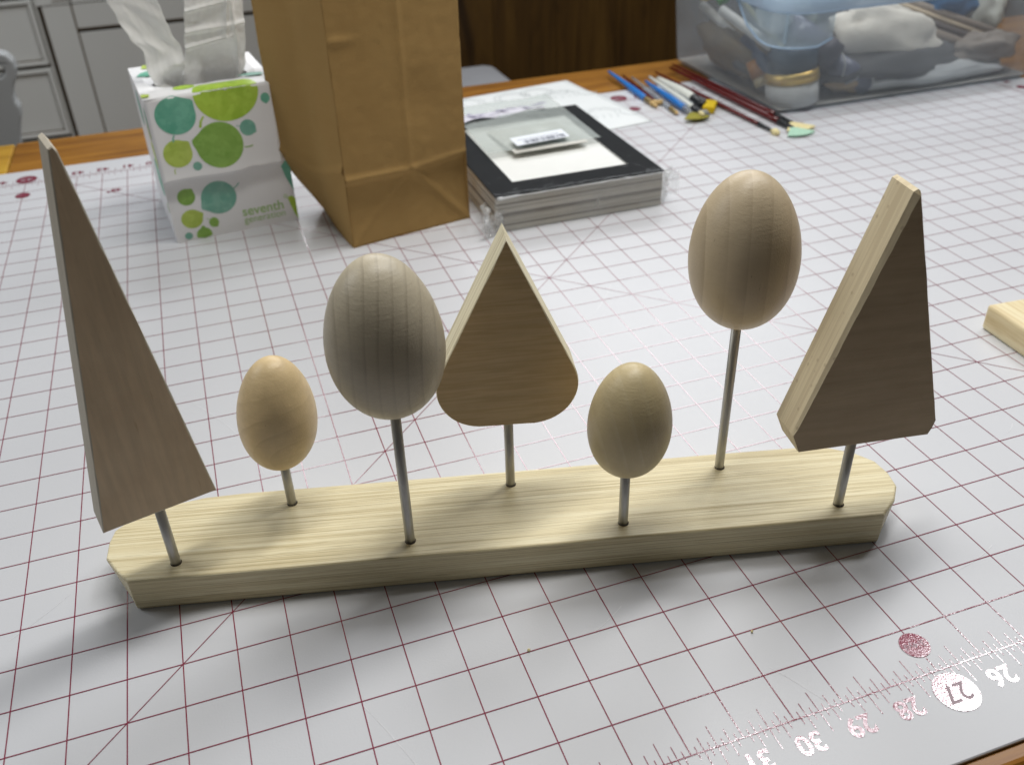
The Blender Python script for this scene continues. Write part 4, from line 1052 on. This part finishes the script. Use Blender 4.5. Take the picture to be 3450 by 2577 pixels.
pts = [(path[q][0]-TO[0], path[q][1]-TO[1], V[3*q+1][2]) for q in range(len(path))]
bm_obj('apron_edge', tube_bm(pts, [0.05]*len(pts), 8), M_rim, TT, True)
bm_obj('apron_rib', box_bm(20.95-TO[0], 21.05-TO[0], 27.45-TO[1], 27.55-TO[1], 3.4, 4.6), M_apron, TT)

# contents
def thing_mesh(name, V, F, m, label, cat, smooth=True, solid=0.0):
    c = Vector((sum(v[0] for v in V)/len(V), sum(v[1] for v in V)/len(V), min(v[2] for v in V)))
    o = mesh_obj(name, [(v[0]-c.x, v[1]-c.y, v[2]-c.z) for v in V], F, m, None, smooth); o.location = c*IN; tag(o, label, cat)
    if solid: md = o.modifiers.new('s', 'SOLIDIFY'); md.thickness = solid
    return o
def cyl_thing(name, parts, label, cat):
    p0 = parts[0][1]
    t = empty(name, (p0[0], p0[1], p0[2]), 0, label, cat)
    for nm, a, b, r0_, r1_, m in parts:
        bm_obj(nm, tube_bm([Vector(a)-Vector(p0), Vector(b)-Vector(p0)], [r0_, r1_], 24), m, t, True)
    return t
M_gold = plain('gold_lid', (0.75, 0.50, 0.14), 0.35, metal=0.7, var=0.1); M_jarw = plain('white_jar', (0.70, 0.69, 0.66), 0.4); M_navy = plain('navy_lid', (0.015, 0.035, 0.06), 0.5, var=0.3)
cyl_thing('paint_jar', [('jar_body', (23.1, 29.3, 0.12), (23.0, 29.4, 1.15), 1.22, 1.22, M_jarw), ('gold_band', (23.0, 29.4, 1.15), (22.95, 29.45, 1.62), 1.27, 1.22, M_gold), ('dark_lid', (22.95, 29.45, 1.62), (22.9, 29.55, 2.75), 1.14, 1.12, M_navy)], 'white jar with a gold band and dark lid in the near corner of the tote', 'jar')
M_charcoal = plain('charcoal_cap', (0.05, 0.045, 0.06), 0.5)
cyl_thing('capped_bottle', [('bottle', (22.9, 30.2, 3.5), (24.1, 29.3, 2.6), 0.60, 0.66, plain('violet_grey_bottle', (0.20, 0.19, 0.24), 0.3)), ('cap', (24.1, 29.3, 2.6), (24.75, 28.95, 2.05), 0.72, 0.70, M_charcoal)], 'tilted dark capped bottle behind the gold banded jar in the tote', 'bottle')
M_tubeb = plain('slate_tube', (0.12, 0.13, 0.18), 0.35); M_lattice = plain('pale_straps', (0.48, 0.48, 0.47), 0.5)
tb = cyl_thing('lattice_tube', [('tube', (24.9, 29.3, 1.7), (26.9, 29.0, 0.62), 0.62, 0.58, M_tubeb)], 'slate blue tube wrapped in pale lattice straps low in the tote', 'tube')
for q in range(2):
    pts = []
    A_ = Vector((0, 0, 0)); B_ = Vector((2.0, -0.3, -1.08)); d = (B_-A_).normalized(); a_ = d.orthogonal().normalized(); b_ = d.cross(a_)
    for i in range(40):
        t = i/39; an = (1 if q else -1)*t*8 + 0.6; pts.append(A_+(B_-A_)*t + (a_*math.cos(an)+b_*math.sin(an))*0.64)
    bm_obj('strap', tube_bm(pts, [0.045]*40, 6), M_lattice, tb, True)
# crumpled paper
M_cream2 = plain('beige_wrap', (0.72, 0.68, 0.60), 0.7, var=0.08, bump=0.3)
def blob(cx, cy, cz, rx, ry, rz, seed, amp=0.18, n=24, rot=0.0):
    V, F = [], []
    for j in range(n+1):
        th = math.pi*j/n
        for i in range(n*2):
            ph = math.pi*i/n; x, y, z = math.sin(th)*math.cos(ph), math.sin(th)*math.sin(ph), math.cos(th)
            r = 1 + amp*fnoise(x*1.8+seed, y*1.8, z*1.8) + amp*0.4*fnoise(x*5+seed, y*5, z*5)
            X, Z = x*rx*r, z*rz*r
            V.append((cx + X*math.cos(rot)+Z*math.sin(rot), cy+y*ry*r, cz - X*math.sin(rot)+Z*math.cos(rot)))
    m_ = n*2
    for j in range(n):
        for i in range(m_): F.append((j*m_+i, (j+1)*m_+i, (j+1)*m_+(i+1) % m_, j*m_+(i+1) % m_))
    return V, F
V, F = blob(28.5, 30.0, 2.35, 3.3, 1.0, 1.5, 2.0, 0.22, rot=0.28); thing_mesh('paper_bundle', V, F, M_cream2, 'large beige wrapped paper bundle in the middle of the tote', 'bundle')
V, F = blob(24.0, 31.2, 3.4, 0.9, 0.8, 0.9, 7.0, 0.3); thing_mesh('paper_bundle', V, F, plain('olive_wrap', (0.36, 0.37, 0.31), 0.7), 'olive grey crumpled bundle behind the capped bottle in the tote', 'bundle')
V, F = blob(21.9, 29.8, 4.1, 0.85, 0.7, 0.85, 4.0, 0.15); thing_mesh('cotton_ball', V, F, plain('white_cotton', (0.78, 0.78, 0.74), 0.8), 'white round bundle under the tote rim near corner', 'cotton ball')
V, F = blob(32.6, 31.8, 3.3, 2.6, 1.2, 1.1, 11.0, 0.3, rot=0.1); thing_mesh('blue_cloth', V, F, plain('blue_fabric', (0.03, 0.12, 0.26), 0.8, var=0.3), 'deep blue folded cloth at the right side of the tote', 'cloth')
k = N('dotted_fabric'); vo = k.n('ShaderNodeTexVoronoi'); vo.inputs['Scale'].default_value = 42; k.l(k.coord(), vo.inputs['Vector'])
k.set(Base_Color=k.mix(k.ramp(vo.outputs['Distance'], [(0.22, 1.0), (0.3, 0.0)]), (0.66, 0.67, 0.60), (0.12, 0.30, 0.42)), Roughness=0.8); M_dots = k.m
V, F = blob(35.3, 31.6, 2.7, 1.25, 1.0, 1.35, 5.0, 0.3); thing_mesh('dotted_cloth', V, F, M_dots, 'cream cloth with blue spots beside the deep blue cloth in the tote', 'cloth')
# flat sticks and strips
M_st = [plain('grey_brown_strip', (0.30, 0.25, 0.20), 0.6), plain('tan_strip', (0.55, 0.45, 0.32), 0.6), plain('dark_strip', (0.14, 0.12, 0.11), 0.6)]
for q, (a, b, w, mi) in enumerate([((26.6, 30.9, 3.9), (35.2, 29.6, 0.75), 0.30, 0), ((27.8, 31.0, 3.95), (36.0, 29.8, 0.95), 0.16, 2), ((28.4, 31.1, 4.05), (36.3, 30.0, 1.15), 0.13, 1), ((29.2, 31.2, 4.0), (36.4, 30.1, 1.45), 0.20, 0)]):
    cyl_thing('wood_strip', [('strip', a, b, w, w, M_st[mi])], ['broad grey brown strip sloping down beside the paper bundle in the tote', 'thin dark strip second from the paper bundle in the tote', 'thin tan strip third from the paper bundle in the tote', 'grey brown strip nearest the blue cloth in the tote'][q], 'wood strip')
cyl_thing('pale_stick', [('stick', (22.05, 34.6, 3.3), (21.75, 29.6, 2.75), 0.24, 0.24, plain('pale_stick_wood', (0.55, 0.55, 0.52), 0.6))], 'pale flat stick along the left wall of the tote', 'stick')
cyl_thing('bamboo_stick', [('stick', (22.75, 34.4, 4.1), (22.2, 29.3, 2.6), 0.17, 0.15, plain('bamboo', (0.46, 0.42, 0.24), 0.6))], 'olive bamboo stick behind the pale stick in the tote', 'stick')
cyl_thing('teal_pen', [('barrel', (22.8, 36.2, 4.4), (22.7, 30.6, 3.2), 0.26, 0.26, plain('slate_teal', (0.06, 0.12, 0.15), 0.4))], 'slate teal marker lying above the bamboo stick in the tote', 'marker')
cyl_thing('pink_tube', [('barrel', (23.9, 36.6, 4.9), (22.4, 31.2, 3.9), 0.35, 0.35, plain('brownish_pink', (0.30, 0.17, 0.14), 0.5))], 'brownish pink tube high at the back of the tote', 'tube')
V, F = blob(22.2, 36.6, 3.8, 0.45, 0.5, 0.4, 6.0, 0.3); thing_mesh('yellow_scrap', V, F, plain('yellow_scrap_mat', (0.60, 0.45, 0.12), 0.7), 'yellow scrap at the far left corner inside the tote', 'scrap')
V, F = blob(22.6, 35.6, 3.7, 0.3, 0.4, 0.35, 9.0, 0.3); thing_mesh('green_scrap', V, F, plain('green_scrap_mat', (0.08, 0.28, 0.07), 0.7), 'green scrap beside the yellow one inside the tote', 'scrap')
cyl_thing('amber_bottle', [('bottle', (22.1, 31.3, 1.7), (22.3, 30.9, 1.0), 0.45, 0.5, plain('amber_glass', (0.45, 0.18, 0.03), 0.3)), ('cap', (22.3, 30.9, 1.0), (22.4, 30.7, 0.6), 0.45, 0.45, plain('cream_cap', (0.6, 0.5, 0.3), 0.4))], 'small amber bottle low at the left wall inside the tote', 'bottle')
V, F = blob(28.9, 33.4, 1.1, 7.0, 5.1, 1.25, 12.0, 0.12); thing_mesh('dark_bundle', V, F, plain('dark_bundle_mat', (0.085, 0.085, 0.085), 0.8, var=0.6, vs=20), 'dark jumble of cloth filling the bottom of the tote', 'bundle')
o = bm_obj('paper_lining', local(box_bm(21.7, 36.0, 28.25, 38.1, 0.13, 0.17), (28.8, 33.2, 0.13)), plain('lining_paper', (0.34, 0.32, 0.29), 0.8, var=0.4, vs=25)); o.location = (28.8*IN, 33.2*IN, 0.13*IN); tag(o, 'flat grey beige paper lining the floor of the storage tote', 'paper')
M_gpouch = plain('grey_pouch_film', (0.60, 0.61, 0.60), 0.35, var=0.2, vs=30)
V, F = blob(30.2, 29.2, 0.62, 4.6, 0.95, 0.5, 21.0, 0.22); thing_mesh('grey_pouch', V, F, M_gpouch, 'crinkled light grey plastic pouch low along the front of the tote', 'pouch')
V, F = blob(22.6, 33.8, 1.6, 0.9, 3.4, 1.1, 31.0, 0.3); thing_mesh('brown_bundle', V, F, plain('olive_brown_cloth', (0.16, 0.12, 0.07), 0.8, var=0.4), 'olive brown bundle low behind the left wall of the tote', 'bundle')
V, F = blob(24.4, 32.6, 2.6, 1.2, 1.4, 0.8, 41.0, 0.3); thing_mesh('green_bundle', V, F, plain('grey_green_cloth', (0.17, 0.20, 0.17), 0.8, var=0.4), 'grey green bundle behind the dark lidded jar in the tote', 'bundle')
cyl_thing('navy_tube', [('barrel', (22.3, 32.6, 2.3), (22.1, 29.2, 1.35), 0.33, 0.33, plain('navy_tube_mat', (0.04, 0.06, 0.11), 0.4))], 'navy tube leaning under the pale stick in the tote', 'tube')
cyl_thing('white_dowel', [('barrel', (22.5, 37.4, 3.0), (22.2, 32.0, 2.0), 0.22, 0.22, plain('chalky_dowel', (0.50, 0.49, 0.46), 0.6))], 'chalky dowel low at the far left inside the tote', 'dowel')
cyl_thing('grey_brush_handle', [('barrel', (24.0, 35.0, 4.6), (24.6, 31.0, 3.6), 0.13, 0.13, plain('teal_grey_handle', (0.16, 0.24, 0.26), 0.5))], 'teal grey thin handle above the green bundle in the tote', 'handle')
V, F = blob(34.2, 29.6, 1.3, 1.9, 0.9, 0.8, 51.0, 0.3); thing_mesh('taupe_bundle', V, F, plain('taupe_cloth', (0.24, 0.21, 0.18), 0.8, var=0.3), 'taupe bundle under the ends of the wood strips in the tote', 'bundle')
V, F = blob(26.3, 29.4, 0.9, 1.5, 0.8, 0.7, 61.0, 0.25); thing_mesh('orange_scrap', V, F, plain('faded_orange', (0.42, 0.30, 0.17), 0.8, var=0.3), 'faded orange scrap under the lattice tube in the tote', 'scrap')

# ------------------------------------------------------------------ crumbs of sawdust
for q, (u, v_, s_, lab) in enumerate(((33.80, 3.02, 0.035, 'tiny yellow sawdust crumb on the mat in front of the middle of the base'), (29.66, 1.95, 0.028, 'tiny pale sawdust crumb beside a grid line nearer the ruler numbers'))):
    X = 34-u; bm = bmesh.new(); bmesh.ops.create_icosphere(bm, subdivisions=1, radius=s_)
    o = bm_obj('sawdust_crumb', bm, M_brist); o.location = (X*IN, v_*IN, 0.03*IN); tag(o, lab, 'crumb')
